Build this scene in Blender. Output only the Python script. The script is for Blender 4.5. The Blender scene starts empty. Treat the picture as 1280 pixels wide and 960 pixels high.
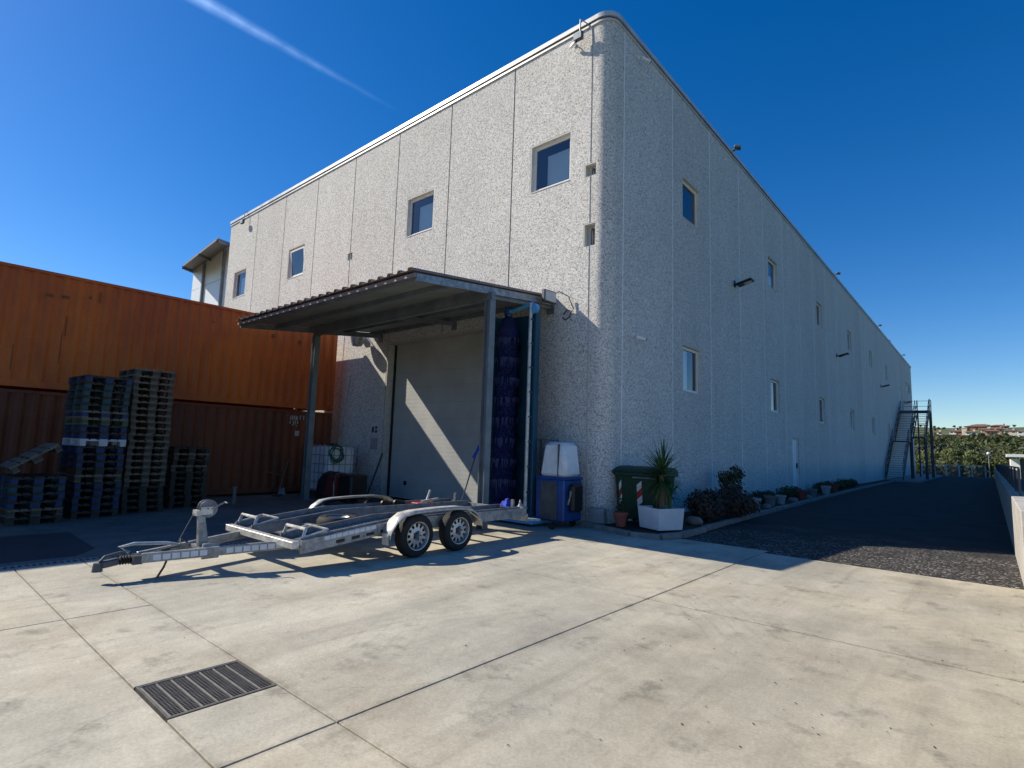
import bpy, bmesh, math, random
from mathutils import Vector, Matrix, Euler
random.seed(11)
R = math.radians
PI = math.pi
scene = bpy.context.scene
col = scene.collection

# ------------------------------------------------------------------ camera
H = 1.70
FPX, YAW, PITCH, ROLL = 688.6, -0.71408, 0.11415, 0.03226
cy_, sy_ = math.cos(YAW), math.sin(YAW)
cp_, sp_ = math.cos(PITCH), math.sin(PITCH)
cr_, sr_ = math.cos(ROLL), math.sin(ROLL)
fwd = Vector((sy_*cp_, cy_*cp_, sp_))
r0_ = Vector((cy_, -sy_, 0))
u0_ = r0_.cross(fwd)
rgt = r0_*cr_ + u0_*sr_
upv = -r0_*sr_ + u0_*cr_
cam_d = bpy.data.cameras.new('camera')
cam = bpy.data.objects.new('camera', cam_d)
col.objects.link(cam)
cam_d.sensor_fit = 'HORIZONTAL'
cam_d.sensor_width = 36.0
cam_d.lens = 36.0*FPX/1280.0
cam_d.clip_start = 0.05
cam_d.clip_end = 6000
M = Matrix((rgt, upv, -fwd)).transposed().to_4x4()
M.translation = Vector((0, 0, H))
cam.matrix_world = M
scene.camera = cam

def ray(px, py):
    return fwd*FPX + rgt*(px-640) - upv*(py-480)
def at(px, py, Y):                      # point on the pixel's ray at world distance y = Y
    d = ray(px, py)
    return Vector((0, 0, H)) + d*(Y/d.y)

# ------------------------------------------------------------------ sky, sun, exposure
SUN = Vector((-1.0, -0.50, 0.89)).normalized()
el = math.asin(SUN.z)
az = math.atan2(SUN.x, SUN.y)
world = bpy.data.worlds.new('World')
scene.world = world
world.use_nodes = True
wn, wl = world.node_tree.nodes, world.node_tree.links
wn.clear()
w_out = wn.new('ShaderNodeOutputWorld')
w_bg = wn.new('ShaderNodeBackground')
w_sky = wn.new('ShaderNodeTexSky')
w_sky.sky_type = 'NISHITA'
w_sky.sun_disc = False
w_sky.sun_elevation = el
w_sky.sun_rotation = az % (2*PI)
w_sky.altitude = 200
w_sky.air_density = 1.0
w_sky.dust_density = 0.25
w_sky.ozone_density = 4.0
w_bg.inputs['Strength'].default_value = 0.108
# thin vapour trail high in the sky, along one great circle
def wmath(op, a, b=None, c=None):
    n = wn.new('ShaderNodeMath'); n.operation = op
    for i, v in enumerate((a, b, c)):
        if v is None: continue
        if isinstance(v, (int, float)): n.inputs[i].default_value = v
        else: wl.new(v, n.inputs[i])
    return n.outputs[0]
w_tc = wn.new('ShaderNodeTexCoord')
d1, d2 = ray(248, -2).normalized(), ray(505, 143).normalized()
gn = d1.cross(d2).normalized()
def wdot(v):
    n = wn.new('ShaderNodeVectorMath'); n.operation = 'DOT_PRODUCT'
    wl.new(w_tc.outputs['Generated'], n.inputs[0]); n.inputs[1].default_value = v
    return n.outputs['Value']
dist = wmath('ABSOLUTE', wdot(gn))
along = wdot((d2-d1*d1.dot(d2)).normalized())      # sine of the angle from d1 towards d2
ahead = wdot(d1)
total = math.acos(max(-1, min(1, d1.dot(d2))))
ang = wmath('ARCTAN2', along, ahead)
fade = wn.new('ShaderNodeMapRange'); fade.interpolation_type = 'SMOOTHSTEP'
wl.new(ang, fade.inputs['Value'])
fade.inputs['From Min'].default_value = total*1.05; fade.inputs['From Max'].default_value = -total*0.2
wid = wn.new('ShaderNodeMapRange'); wl.new(ang, wid.inputs['Value'])
wid.inputs['From Min'].default_value = total; wid.inputs['From Max'].default_value = -total*0.5
wid.inputs['To Min'].default_value = 0.004; wid.inputs['To Max'].default_value = 0.017
core = wmath('SUBTRACT', 1.0, wmath('MINIMUM', wmath('DIVIDE', dist, wid.outputs[0]), 1.0))
w_nz = wn.new('ShaderNodeTexNoise'); w_nz.inputs['Scale'].default_value = 32
w_nz.inputs['Detail'].default_value = 5
wl.new(w_tc.outputs['Generated'], w_nz.inputs['Vector'])
trail = wmath('MULTIPLY', wmath('MULTIPLY', wmath('POWER', core, 1.4), fade.outputs[0]), wmath('MULTIPLY', 2.2, wmath('SUBTRACT', w_nz.outputs[0], 0.12)))
w_mix = wn.new('ShaderNodeMixRGB'); w_mix.blend_type = 'ADD'
w_mix.inputs['Color2'].default_value = (1.9, 2.5, 3.2, 1)
w_hs = wn.new('ShaderNodeHueSaturation')
w_hs.inputs['Hue'].default_value = 0.508
w_hs.inputs['Saturation'].default_value = 1.37
wl.new(w_sky.outputs[0], w_hs.inputs['Color'])
wl.new(trail, w_mix.inputs['Fac'])
wl.new(w_hs.outputs[0], w_mix.inputs['Color1'])
wl.new(w_mix.outputs[0], w_bg.inputs['Color'])
wl.new(w_bg.outputs[0], w_out.inputs['Surface'])

sun_d = bpy.data.lights.new('sun', 'SUN')
sun_d.energy = 5.0
sun_d.angle = R(0.53)
sun_d.color = (1.0, 0.915, 0.765)
sun = bpy.data.objects.new('sun', sun_d)
col.objects.link(sun)
sun.location = SUN*60
sun.rotation_euler = SUN.to_track_quat('Z', 'Y').to_euler()

scene.view_settings.view_transform = 'Standard'
scene.view_settings.look = 'None'
scene.view_settings.exposure = 0.32
scene.view_settings.gamma = 1.0
scene.view_settings.use_curve_mapping = False
scene.render.engine = 'CYCLES'
scene.cycles.use_denoising = True
scene.cycles.max_bounces = 6
scene.cycles.transparent_max_bounces = 12

# ------------------------------------------------------------------ materials
MATS = {}
def mat(name, c, c2=None, rough=0.7, metal=0.0, scale=6.0, detail=6, bump=0.0, bscale=None, spec=0.4,
        fine=0.0, fscale=60.0, stretch=None, world_co=False, contrast=(0.35, 0.65)):
    if name in MATS: return MATS[name]
    m = bpy.data.materials.new(name); m.use_nodes = True
    n, l = m.node_tree.nodes, m.node_tree.links
    b = n['Principled BSDF']
    b.inputs['Roughness'].default_value = rough
    b.inputs['Metallic'].default_value = metal
    b.inputs['Specular IOR Level'].default_value = spec
    if c2 is None: c2 = tuple(x*0.75 for x in c)
    if world_co:
        g = n.new('ShaderNodeNewGeometry'); co = g.outputs['Position']
    else:
        g = n.new('ShaderNodeTexCoord'); co = g.outputs['Object']
    if stretch:
        mp = n.new('ShaderNodeMapping'); mp.inputs['Scale'].default_value = stretch
        l.new(co, mp.inputs['Vector']); co = mp.outputs[0]
    nz = n.new('ShaderNodeTexNoise'); nz.inputs['Scale'].default_value = scale
    nz.inputs['Detail'].default_value = detail; nz.inputs['Roughness'].default_value = 0.62
    l.new(co, nz.inputs['Vector'])
    rp = n.new('ShaderNodeValToRGB')
    rp.color_ramp.elements[0].position = contrast[0]; rp.color_ramp.elements[0].color = (*c2, 1)
    rp.color_ramp.elements[1].position = contrast[1]; rp.color_ramp.elements[1].color = (*c, 1)
    l.new(nz.outputs[0], rp.inputs[0])
    out = rp.outputs[0]
    if fine > 0:
        fz = n.new('ShaderNodeTexNoise'); fz.inputs['Scale'].default_value = fscale; fz.inputs['Detail'].default_value = 4
        l.new(co, fz.inputs['Vector'])
        mr = n.new('ShaderNodeMapRange'); mr.inputs['From Min'].default_value = 0.3; mr.inputs['From Max'].default_value = 0.7
        mr.inputs['To Min'].default_value = 1-fine; mr.inputs['To Max'].default_value = 1+fine
        l.new(fz.outputs[0], mr.inputs['Value'])
        mx = n.new('ShaderNodeMixRGB'); mx.blend_type = 'MULTIPLY'; mx.inputs['Fac'].default_value = 1
        l.new(out, mx.inputs['Color1']); l.new(mr.outputs[0], mx.inputs['Color2']); out = mx.outputs[0]
    l.new(out, b.inputs['Base Color'])
    if rough < 0.98:
        rr = n.new('ShaderNodeMapRange'); rr.inputs['To Min'].default_value = max(0.03, rough-0.1); rr.inputs['To Max'].default_value = min(1, rough+0.12)
        l.new(nz.outputs[0], rr.inputs['Value']); l.new(rr.outputs[0], b.inputs['Roughness'])
    if bump > 0:
        bz = n.new('ShaderNodeTexNoise'); bz.inputs['Scale'].default_value = bscale or scale*8; bz.inputs['Detail'].default_value = 4
        l.new(co, bz.inputs['Vector'])
        bp = n.new('ShaderNodeBump'); bp.inputs['Strength'].default_value = bump; bp.inputs['Distance'].default_value = 0.02
        l.new(bz.outputs[0], bp.inputs['Height']); l.new(bp.outputs[0], b.inputs['Normal'])
    MATS[name] = m
    return m

def mat_pebble():
    m = bpy.data.materials.new('exposed_pebble_concrete'); m.use_nodes = True
    n, l = m.node_tree.nodes, m.node_tree.links
    b = n['Principled BSDF']; b.inputs['Roughness'].default_value = 0.9; b.inputs['Specular IOR Level'].default_value = 0.25
    g = n.new('ShaderNodeNewGeometry')
    v = n.new('ShaderNodeTexVoronoi'); v.inputs['Scale'].default_value = 48; v.inputs['Randomness'].default_value = 1
    l.new(g.outputs['Position'], v.inputs['Vector'])
    s = n.new('ShaderNodeSeparateColor'); l.new(v.outputs['Color'], s.inputs[0])
    rp = n.new('ShaderNodeValToRGB'); rp.color_ramp.interpolation = 'CONSTANT'
    e = rp.color_ramp.elements
    e[0].position = 0; e[0].color = (0.29, 0.28, 0.27, 1)
    e[1].position = 0.15; e[1].color = (0.45, 0.435, 0.41, 1)
    for p, c in ((0.30, (0.57, 0.55, 0.515, 1)), (0.55, (0.66, 0.64, 0.60, 1)), (0.82, (0.75, 0.73, 0.69, 1))):
        x = e.new(p); x.color = c
    l.new(s.outputs[0], rp.inputs[0])
    # larger pebble groups
    v2 = n.new('ShaderNodeTexVoronoi'); v2.inputs['Scale'].default_value = 70
    l.new(g.outputs['Position'], v2.inputs['Vector'])
    s2 = n.new('ShaderNodeSeparateColor'); l.new(v2.outputs['Color'], s2.inputs[0])
    m2 = n.new('ShaderNodeMapRange'); m2.inputs['To Min'].default_value = 0.88; m2.inputs['To Max'].default_value = 1.07
    l.new(s2.outputs[1], m2.inputs['Value'])
    mx = n.new('ShaderNodeMixRGB'); mx.blend_type = 'MULTIPLY'; mx.inputs['Fac'].default_value = 1
    l.new(rp.outputs[0], mx.inputs['Color1']); l.new(m2.outputs[0], mx.inputs['Color2'])
    # broad weathering and faint rain streaks
    mp = n.new('ShaderNodeMapping'); mp.inputs['Scale'].default_value = (0.9, 0.9, 0.35)
    l.new(g.outputs['Position'], mp.inputs['Vector'])
    nz = n.new('ShaderNodeTexNoise'); nz.inputs['Scale'].default_value = 1.0; nz.inputs['Detail'].default_value = 7
    l.new(mp.outputs[0], nz.inputs['Vector'])
    mr = n.new('ShaderNodeMapRange'); mr.inputs['From Min'].default_value = 0.3; mr.inputs['From Max'].default_value = 0.7
    mr.inputs['To Min'].default_value = 0.93; mr.inputs['To Max'].default_value = 1.03
    l.new(nz.outputs[0], mr.inputs['Value'])
    mx2 = n.new('ShaderNodeMixRGB'); mx2.blend_type = 'MULTIPLY'; mx2.inputs['Fac'].default_value = 1
    l.new(mx.outputs[0], mx2.inputs['Color1']); l.new(mr.outputs[0], mx2.inputs['Color2'])
    oi = n.new('ShaderNodeObjectInfo'); orr = n.new('ShaderNodeMapRange'); orr.inputs['To Min'].default_value = 0.94; orr.inputs['To Max'].default_value = 1.04; l.new(oi.outputs['Random'], orr.inputs['Value'])
    mx3 = n.new('ShaderNodeMixRGB'); mx3.blend_type = 'MULTIPLY'; mx3.inputs['Fac'].default_value = 1; l.new(mx2.outputs[0], mx3.inputs['Color1']); l.new(orr.outputs[0], mx3.inputs['Color2'])
    l.new(mx3.outputs[0], b.inputs['Base Color'])
    bp = n.new('ShaderNodeBump'); bp.inputs['Strength'].default_value = 0.22; bp.inputs['Distance'].default_value = 0.004
    inv = n.new('ShaderNodeMath'); inv.operation = 'SUBTRACT'; inv.inputs[0].default_value = 0.6
    l.new(v.outputs['Distance'], inv.inputs[1]); l.new(inv.outputs[0], bp.inputs['Height'])
    l.new(bp.outputs[0], b.inputs['Normal'])
    MATS['pebble'] = m
    return m

def mat_yard(name='worn_yard_concrete', tint=(0.94, 0.955, 0.93)):
    m = bpy.data.materials.new(name); m.use_nodes = True
    n, l = m.node_tree.nodes, m.node_tree.links
    b = n['Principled BSDF']; b.inputs['Specular IOR Level'].default_value = 0.25
    g = n.new('ShaderNodeNewGeometry'); P = g.outputs['Position']
    def noise(scale, detail=6, rough=0.6, st=None, rot=None):
        co = P
        if st:
            mp = n.new('ShaderNodeMapping'); mp.inputs['Scale'].default_value = st
            if rot: mp.inputs['Rotation'].default_value = (0, 0, rot)
            l.new(P, mp.inputs['Vector']); co = mp.outputs[0]
        z = n.new('ShaderNodeTexNoise'); z.inputs['Scale'].default_value = scale; z.inputs['Detail'].default_value = detail
        z.inputs['Roughness'].default_value = rough
        l.new(co, z.inputs['Vector']); return z.outputs[0]
    def rng(v, a, b_, lo, hi):
        q = n.new('ShaderNodeMapRange'); l.new(v, q.inputs['Value'])
        q.inputs['From Min'].default_value = a; q.inputs['From Max'].default_value = b_
        q.inputs['To Min'].default_value = lo; q.inputs['To Max'].default_value = hi; return q.outputs[0]
    def mul(a, bb):
        q = n.new('ShaderNodeMixRGB'); q.blend_type = 'MULTIPLY'; q.inputs['Fac'].default_value = 1
        l.new(a, q.inputs['Color1']); l.new(bb, q.inputs['Color2']); return q.outputs[0]
    rp = n.new('ShaderNodeValToRGB'); e = rp.color_ramp.elements
    e[0].position = 0.30; e[0].color = (0.41, 0.385, 0.335, 1)
    e[1].position = 0.72; e[1].color = (0.64, 0.56, 0.435, 1)
    x = e.new(0.5); x.color = (0.53, 0.49, 0.415, 1)
    l.new(noise(0.35, 5), rp.inputs[0])
    c = rp.outputs[0]
    # sandy dust lying towards the lane side
    sx = n.new('ShaderNodeSeparateXYZ'); l.new(P, sx.inputs[0])
    ax = n.new('ShaderNodeMath'); ax.operation = 'MULTIPLY_ADD'; l.new(noise(0.5, 4), ax.inputs[0]); ax.inputs[1].default_value = 4.0; l.new(sx.outputs[0], ax.inputs[2])
    dm = n.new('ShaderNodeMixRGB'); l.new(rng(ax.outputs[0], -1.2, 3.0, 0.0, 0.75), dm.inputs['Fac']); l.new(c, dm.inputs['Color1']); dm.inputs['Color2'].default_value = (0.60, 0.50, 0.345, 1); c = dm.outputs[0]
    c = mul(c, rng(noise(1.3, 8, 0.68), 0.3, 0.7, 0.82, 1.1))
    c = mul(c, rng(noise(0.55, 7, 0.62, (3.0, 0.45, 1), R(12)), 0.36, 0.62, 0.83, 1.05))      # driven, brushed streaks
    c = mul(c, rng(noise(1.1, 6, 0.62, (5.0, 0.30, 1), R(-6)), 0.55, 0.70, 1.0, 0.86))          # tyre sweeps
    c = mul(c, rng(noise(2.2, 6, 0.7), 0.56, 0.68, 1.0, 0.66))                                # oil and damp marks
    c = mul(c, rng(noise(0.7, 5, 0.6), 0.52, 0.64, 1.0, 0.80))                                # broad grey stains
    # curved scuffs left by turning vehicles
    for (cx, cy, k, lo) in ((4.5, 0.5, 2.3, 0.60), (-12.0, -2.0, 1.9, 0.62)):
        mpp = n.new('ShaderNodeMapping'); mpp.inputs['Location'].default_value = (-cx, -cy, 0); l.new(P, mpp.inputs['Vector'])
        wv = n.new('ShaderNodeTexWave'); wv.wave_type = 'RINGS'; wv.rings_direction = 'Z'; wv.inputs['Scale'].default_value = k
        wv.inputs['Distortion'].default_value = 1.2; wv.inputs['Detail'].default_value = 3; wv.inputs['Detail Scale'].default_value = 0.6
        l.new(mpp.outputs[0], wv.inputs['Vector'])
        a1 = n.new('ShaderNodeMath'); a1.operation = 'MULTIPLY'; l.new(rng(wv.outputs['Fac'], 0.80, 0.98, 0, 1), a1.inputs[0]); l.new(rng(noise(0.45, 4, 0.6, (1, 1, 1), cx), 0.54, 0.64, 0, 1), a1.inputs[1])
        c = mul(c, rng(a1.outputs[0], 0, 1, 1.0, 0.92))
    for k_, pos in ((0, -3.1), (1, 1.35), (1, 2.05), (1, 6.105)):                              # grime and chipped edges along the joints
        dj = n.new('ShaderNodeMath'); dj.operation = 'SUBTRACT'; l.new(sx.outputs[k_], dj.inputs[0]); dj.inputs[1].default_value = pos
        aj = n.new('ShaderNodeMath'); aj.operation = 'ABSOLUTE'; l.new(dj.outputs[0], aj.inputs[0])
        nj = n.new('ShaderNodeMath'); nj.operation = 'MULTIPLY_ADD'; l.new(noise(6.0, 6, 0.75), nj.inputs[0]); nj.inputs[1].default_value = 0.22; l.new(aj.outputs[0], nj.inputs[2])
        c = mul(c, rng(nj.outputs[0], 0.085, 0.15, 0.70, 1.0))
    c = mul(c, rng(noise(0.12, 3, 0.5), 0.38, 0.6, 0.88, 1.05))
    c = mul(c, rng(noise(42, 5, 0.7), 0.3, 0.7, 0.84, 1.13))
    ck = n.new('ShaderNodeTexVoronoi'); ck.feature = 'DISTANCE_TO_EDGE'; ck.inputs['Scale'].default_value = 0.33
    wp_ = n.new('ShaderNodeMixRGB'); wp_.blend_type = 'ADD'; wp_.inputs['Fac'].default_value = 0.55; zc = n.new('ShaderNodeTexNoise'); zc.inputs['Scale'].default_value = 1.4; zc.inputs['Detail'].default_value = 8; l.new(P, zc.inputs['Vector']); l.new(P, wp_.inputs['Color1']); l.new(zc.outputs['Color'], wp_.inputs['Color2']); l.new(wp_.outputs[0], ck.inputs['Vector'])
    cm = n.new('ShaderNodeMath'); cm.operation = 'MAXIMUM'; l.new(rng(ck.outputs['Distance'], 0.0, 0.0022, 0.0, 1.0), cm.inputs[0]); l.new(rng(noise(0.25, 2), 0.57, 0.63, 1.0, 0.0), cm.inputs[1])
    c = mul(c, rng(cm.outputs[0], 0, 1, 0.72, 1.0))                                          # hairline cracks
    c = mul(c, rng(noise(9, 6, 0.75), 0.3, 0.7, 0.90, 1.08))
    v = n.new('ShaderNodeTexVoronoi'); v.inputs['Scale'].default_value = 9; l.new(P, v.inputs['Vector'])
    c = mul(c, rng(v.outputs['Distance'], 0.02, 0.05, 0.85, 1.0))                              # pits
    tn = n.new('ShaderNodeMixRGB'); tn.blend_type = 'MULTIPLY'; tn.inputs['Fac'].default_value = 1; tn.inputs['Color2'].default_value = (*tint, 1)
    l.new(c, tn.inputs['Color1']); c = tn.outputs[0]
    l.new(c, b.inputs['Base Color'])
    l.new(rng(noise(1.6, 6), 0.3, 0.7, 0.62, 0.9), b.inputs['Roughness'])
    bp = n.new('ShaderNodeBump'); bp.inputs['Strength'].default_value = 0.35; bp.inputs['Distance'].default_value = 0.01
    l.new(noise(28, 8, 0.75), bp.inputs['Height']); l.new(bp.outputs[0], b.inputs['Normal'])
    return m

def mat_asphalt():
    m = bpy.data.materials.new('coarse_asphalt'); m.use_nodes = True
    n, l = m.node_tree.nodes, m.node_tree.links
    b = n['Principled BSDF']; b.inputs['Roughness'].default_value = 0.9; b.inputs['Specular IOR Level'].default_value = 0.25
    g = n.new('ShaderNodeNewGeometry'); P = g.outputs['Position']
    v = n.new('ShaderNodeTexVoronoi'); v.inputs['Scale'].default_value = 42; l.new(P, v.inputs['Vector'])
    s = n.new('ShaderNodeSeparateColor'); l.new(v.outputs['Color'], s.inputs[0])
    rp = n.new('ShaderNodeValToRGB'); e = rp.color_ramp.elements
    e[0].position = 0.30; e[0].color = (0.022, 0.021, 0.021, 1)
    e[1].position = 1.0; e[1].color = (0.42, 0.38, 0.33, 1)
    x = e.new(0.84); x.color = (0.070, 0.064, 0.058, 1)
    l.new(s.outputs[0], rp.inputs[0])
    z = n.new('ShaderNodeTexNoise'); z.inputs['Scale'].default_value = 1.2; z.inputs['Detail'].default_value = 6; l.new(P, z.inputs['Vector'])
    q = n.new('ShaderNodeMapRange'); l.new(z.outputs[0], q.inputs['Value']); q.inputs['From Min'].default_value = 0.3; q.inputs['From Max'].default_value = 0.7
    q.inputs['To Min'].default_value = 0.7; q.inputs['To Max'].default_value = 1.2
    mx = n.new('ShaderNodeMixRGB'); mx.blend_type = 'MULTIPLY'; mx.inputs['Fac'].default_value = 1
    sy = n.new('ShaderNodeSeparateXYZ'); l.new(P, sy.inputs[0])
    ay = n.new('ShaderNodeMath'); ay.operation = 'MULTIPLY_ADD'; l.new(z.outputs[0], ay.inputs[0]); ay.inputs[1].default_value = -4.0; l.new(sy.outputs[1], ay.inputs[2])
    gm_ = n.new('ShaderNodeMapRange'); l.new(ay.outputs[0], gm_.inputs['Value']); gm_.inputs['From Min'].default_value = 10.2; gm_.inputs['From Max'].default_value = 13.0
    tarm = n.new('ShaderNodeMixRGB'); l.new(gm_.outputs[0], tarm.inputs['Fac']); l.new(rp.outputs[0], tarm.inputs['Color1'])
    fz = n.new('ShaderNodeTexNoise'); fz.inputs['Scale'].default_value = 90; l.new(P, fz.inputs['Vector'])
    fr_ = n.new('ShaderNodeValToRGB'); fr_.color_ramp.elements[0].position = 0.3; fr_.color_ramp.elements[0].color = (0.018, 0.018, 0.019, 1); fr_.color_ramp.elements[1].position = 0.75; fr_.color_ramp.elements[1].color = (0.055, 0.053, 0.052, 1)
    l.new(fz.outputs[0], fr_.inputs[0]); l.new(fr_.outputs[0], tarm.inputs['Color2'])
    l.new(tarm.outputs[0], mx.inputs['Color1']); l.new(q.outputs[0], mx.inputs['Color2']); l.new(mx.outputs[0], b.inputs['Base Color'])
    bp = n.new('ShaderNodeBump'); bp.inputs['Strength'].default_value = 0.5; bp.inputs['Distance'].default_value = 0.015
    l.new(s.outputs[1], bp.inputs['Height']); l.new(bp.outputs[0], b.inputs['Normal'])
    MATS['asphalt'] = m
    return m

def mat_leaf(name, c, c2, trans=0.25, rough=0.55):
    m = bpy.data.materials.new(name); m.use_nodes = True
    n, l = m.node_tree.nodes, m.node_tree.links
    b = n['Principled BSDF']; b.inputs['Roughness'].default_value = rough; b.inputs['Specular IOR Level'].default_value = 0.3
    g = n.new('ShaderNodeNewGeometry'); z = n.new('ShaderNodeTexNoise'); z.inputs['Scale'].default_value = 1.3; z.inputs['Detail'].default_value = 8
    l.new(g.outputs['Position'], z.inputs['Vector'])
    oi = n.new('ShaderNodeObjectInfo')
    ad = n.new('ShaderNodeMath'); ad.operation = 'ADD'; l.new(z.outputs[0], ad.inputs[0])
    sb = n.new('ShaderNodeMath'); sb.operation = 'MULTIPLY_ADD'; l.new(oi.outputs['Random'], sb.inputs[0]); sb.inputs[1].default_value = 0.3; sb.inputs[2].default_value = -0.15
    l.new(sb.outputs[0], ad.inputs[1])
    rp = n.new('ShaderNodeValToRGB'); rp.color_ramp.elements[0].position = 0.33; rp.color_ramp.elements[0].color = (*c2, 1)
    rp.color_ramp.elements[1].position = 0.67; rp.color_ramp.elements[1].color = (*c, 1)
    l.new(ad.outputs[0], rp.inputs[0]); l.new(rp.outputs[0], b.inputs['Base Color'])
    t = n.new('ShaderNodeBsdfTranslucent'); l.new(rp.outputs[0], t.inputs['Color'])
    ms = n.new('ShaderNodeMixShader'); ms.inputs[0].default_value = trans
    l.new(b.outputs[0], ms.inputs[1]); l.new(t.outputs[0], ms.inputs[2])
    l.new(ms.outputs[0], n['Material Output'].inputs['Surface'])
    MATS[name] = m
    return m

def mat_glass():
    m = bpy.data.materials.new('window_glass'); m.use_nodes = True
    n, l = m.node_tree.nodes, m.node_tree.links
    n.remove(n['Principled BSDF'])
    g = n.new('ShaderNodeBsdfGlossy'); g.inputs['Roughness'].default_value = 0.015; g.inputs['Color'].default_value = (0.95, 0.97, 1, 1)
    t = n.new('ShaderNodeBsdfTransparent'); t.inputs['Color'].default_value = (0.84, 0.88, 0.89, 1)
    f = n.new('ShaderNodeFresnel'); f.inputs['IOR'].default_value = 1.55
    z = n.new('ShaderNodeTexNoise'); z.inputs['Scale'].default_value = 1.1; q = n.new('ShaderNodeNewGeometry'); l.new(q.outputs['Position'], z.inputs['Vector'])
    b = n.new('ShaderNodeBump'); b.inputs['Strength'].default_value = 0.02; l.new(z.outputs[0], b.inputs['Height']); l.new(b.outputs[0], g.inputs['Normal'])
    a = n.new('ShaderNodeMath'); a.operation = 'ADD'; a.use_clamp = True; l.new(f.outputs[0], a.inputs[0]); a.inputs[1].default_value = 0.05
    ms = n.new('ShaderNodeMixShader'); l.new(a.outputs[0], ms.inputs[0]); l.new(t.outputs[0], ms.inputs[1]); l.new(g.outputs[0], ms.inputs[2])
    l.new(ms.outputs[0], n['Material Output'].inputs['Surface'])
    MATS['glass'] = m
    return m

def mat_mesh_screen(name, c, dens, rough=0.8):
    """woven screen: opaque threads with see-through gaps"""
    m = bpy.data.materials.new(name); m.use_nodes = True
    n, l = m.node_tree.nodes, m.node_tree.links
    b = n['Principled BSDF']; b.inputs['Base Color'].default_value = (*c, 1); b.inputs['Roughness'].default_value = rough
    g = n.new('ShaderNodeNewGeometry'); z = n.new('ShaderNodeTexNoise'); z.inputs['Scale'].default_value = 2; l.new(g.outputs['Position'], z.inputs['Vector'])
    mr = n.new('ShaderNodeMapRange'); l.new(z.outputs[0], mr.inputs['Value']); mr.inputs['To Min'].default_value = dens-0.1; mr.inputs['To Max'].default_value = dens+0.1
    t = n.new('ShaderNodeBsdfTransparent'); ms = n.new('ShaderNodeMixShader')
    l.new(mr.outputs[0], ms.inputs[0]); l.new(t.outputs[0], ms.inputs[1]); l.new(b.outputs[0], ms.inputs[2])
    l.new(ms.outputs[0], n['Material Output'].inputs['Surface'])
    MATS[name] = m
    return m

PEB = mat_pebble(); YARD = mat_yard(); YARDD = mat_yard('shade_tinted_concrete', (0.34, 0.34, 0.35)); ASPH = mat_asphalt(); GLASS = mat_glass()  # YARDD: same yard concrete, with the containers' shade painted into its tint
SEAL = mat('joint_sealant', (0.55, 0.54, 0.52), (0.40, 0.39, 0.38), 0.8)
SEALR = mat('pale_joint_sealant', (0.86, 0.85, 0.83), (0.74, 0.73, 0.71), 0.8)
SEALF = mat('weathered_joint_sealant', (0.26, 0.25, 0.24), (0.18, 0.175, 0.17), 0.85)
CORE = mat('dark_interior', (0.03, 0.03, 0.03), rough=0.95)
COPING = mat('coping_sheet_metal', (0.60, 0.60, 0.585), (0.48, 0.48, 0.47), 0.4, 0.3, 2)
FRAMEW = mat('window_frame_white', (0.82, 0.81, 0.78), (0.74, 0.73, 0.70), 0.5)
REVEAL = mat('smooth_grey_render', (0.66, 0.64, 0.60), (0.56, 0.54, 0.50), 0.8)
BLIND = mat('pale_roller_blind', (0.86, 0.88, 0.89), (0.78, 0.81, 0.83), 0.8, scale=2)
GALV = mat('galvanised_steel', (0.40, 0.41, 0.42), (0.20, 0.21, 0.22), 0.5, 0.6, 7, fine=0.2, fscale=35, bump=0.08)
ALU = mat('pale_aluminium', (0.62, 0.62, 0.60), (0.36, 0.36, 0.35), 0.45, 0.5, 6, fine=0.15, fscale=30, bump=0.05)
STEELD = mat('painted_dark_steel', (0.10, 0.11, 0.12), (0.06, 0.065, 0.07), 0.5, 0.2, 5)
STEELG = mat('canopy_grey_paint', (0.21, 0.235, 0.255), (0.14, 0.16, 0.175), 0.5, 0.2, 3, fine=0.1)
RUST = mat('rusty_steel', (0.22, 0.10, 0.05), (0.12, 0.06, 0.04), 0.85, 0.1, 6, fine=0.3)
BLACK = mat('black_plastic', (0.018, 0.018, 0.02), (0.01, 0.01, 0.011), 0.45)
RUBBER = mat('tyre_rubber', (0.022, 0.022, 0.022), (0.012, 0.012, 0.012), 0.75, bump=0.1)
DOORM = mat('sectional_door_sheet', (0.46, 0.47, 0.46), (0.38, 0.39, 0.39), 0.55, 0.05, 1.2, fine=0.06)
CORRU = mat('corrugated_roof_sheet', (0.30, 0.22, 0.19), (0.20, 0.15, 0.13), 0.6, 0.1, 3)
SOFFIT = mat('canopy_soffit_sheet', (0.30, 0.32, 0.30), (0.22, 0.235, 0.22), 0.6, 0.1, 1.5)
WHITEP = mat('white_painted_metal', (0.78, 0.79, 0.80), (0.66, 0.67, 0.68), 0.5)
WHITEPL = mat('white_plastic_tank', (0.75, 0.77, 0.79), (0.64, 0.66, 0.68), 0.4)

# ------------------------------------------------------------------ mesh helpers
def wloc(o):
    v = Vector((0, 0, 0))
    while o is not None:
        v += o.location; o = o.parent
    return v

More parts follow.
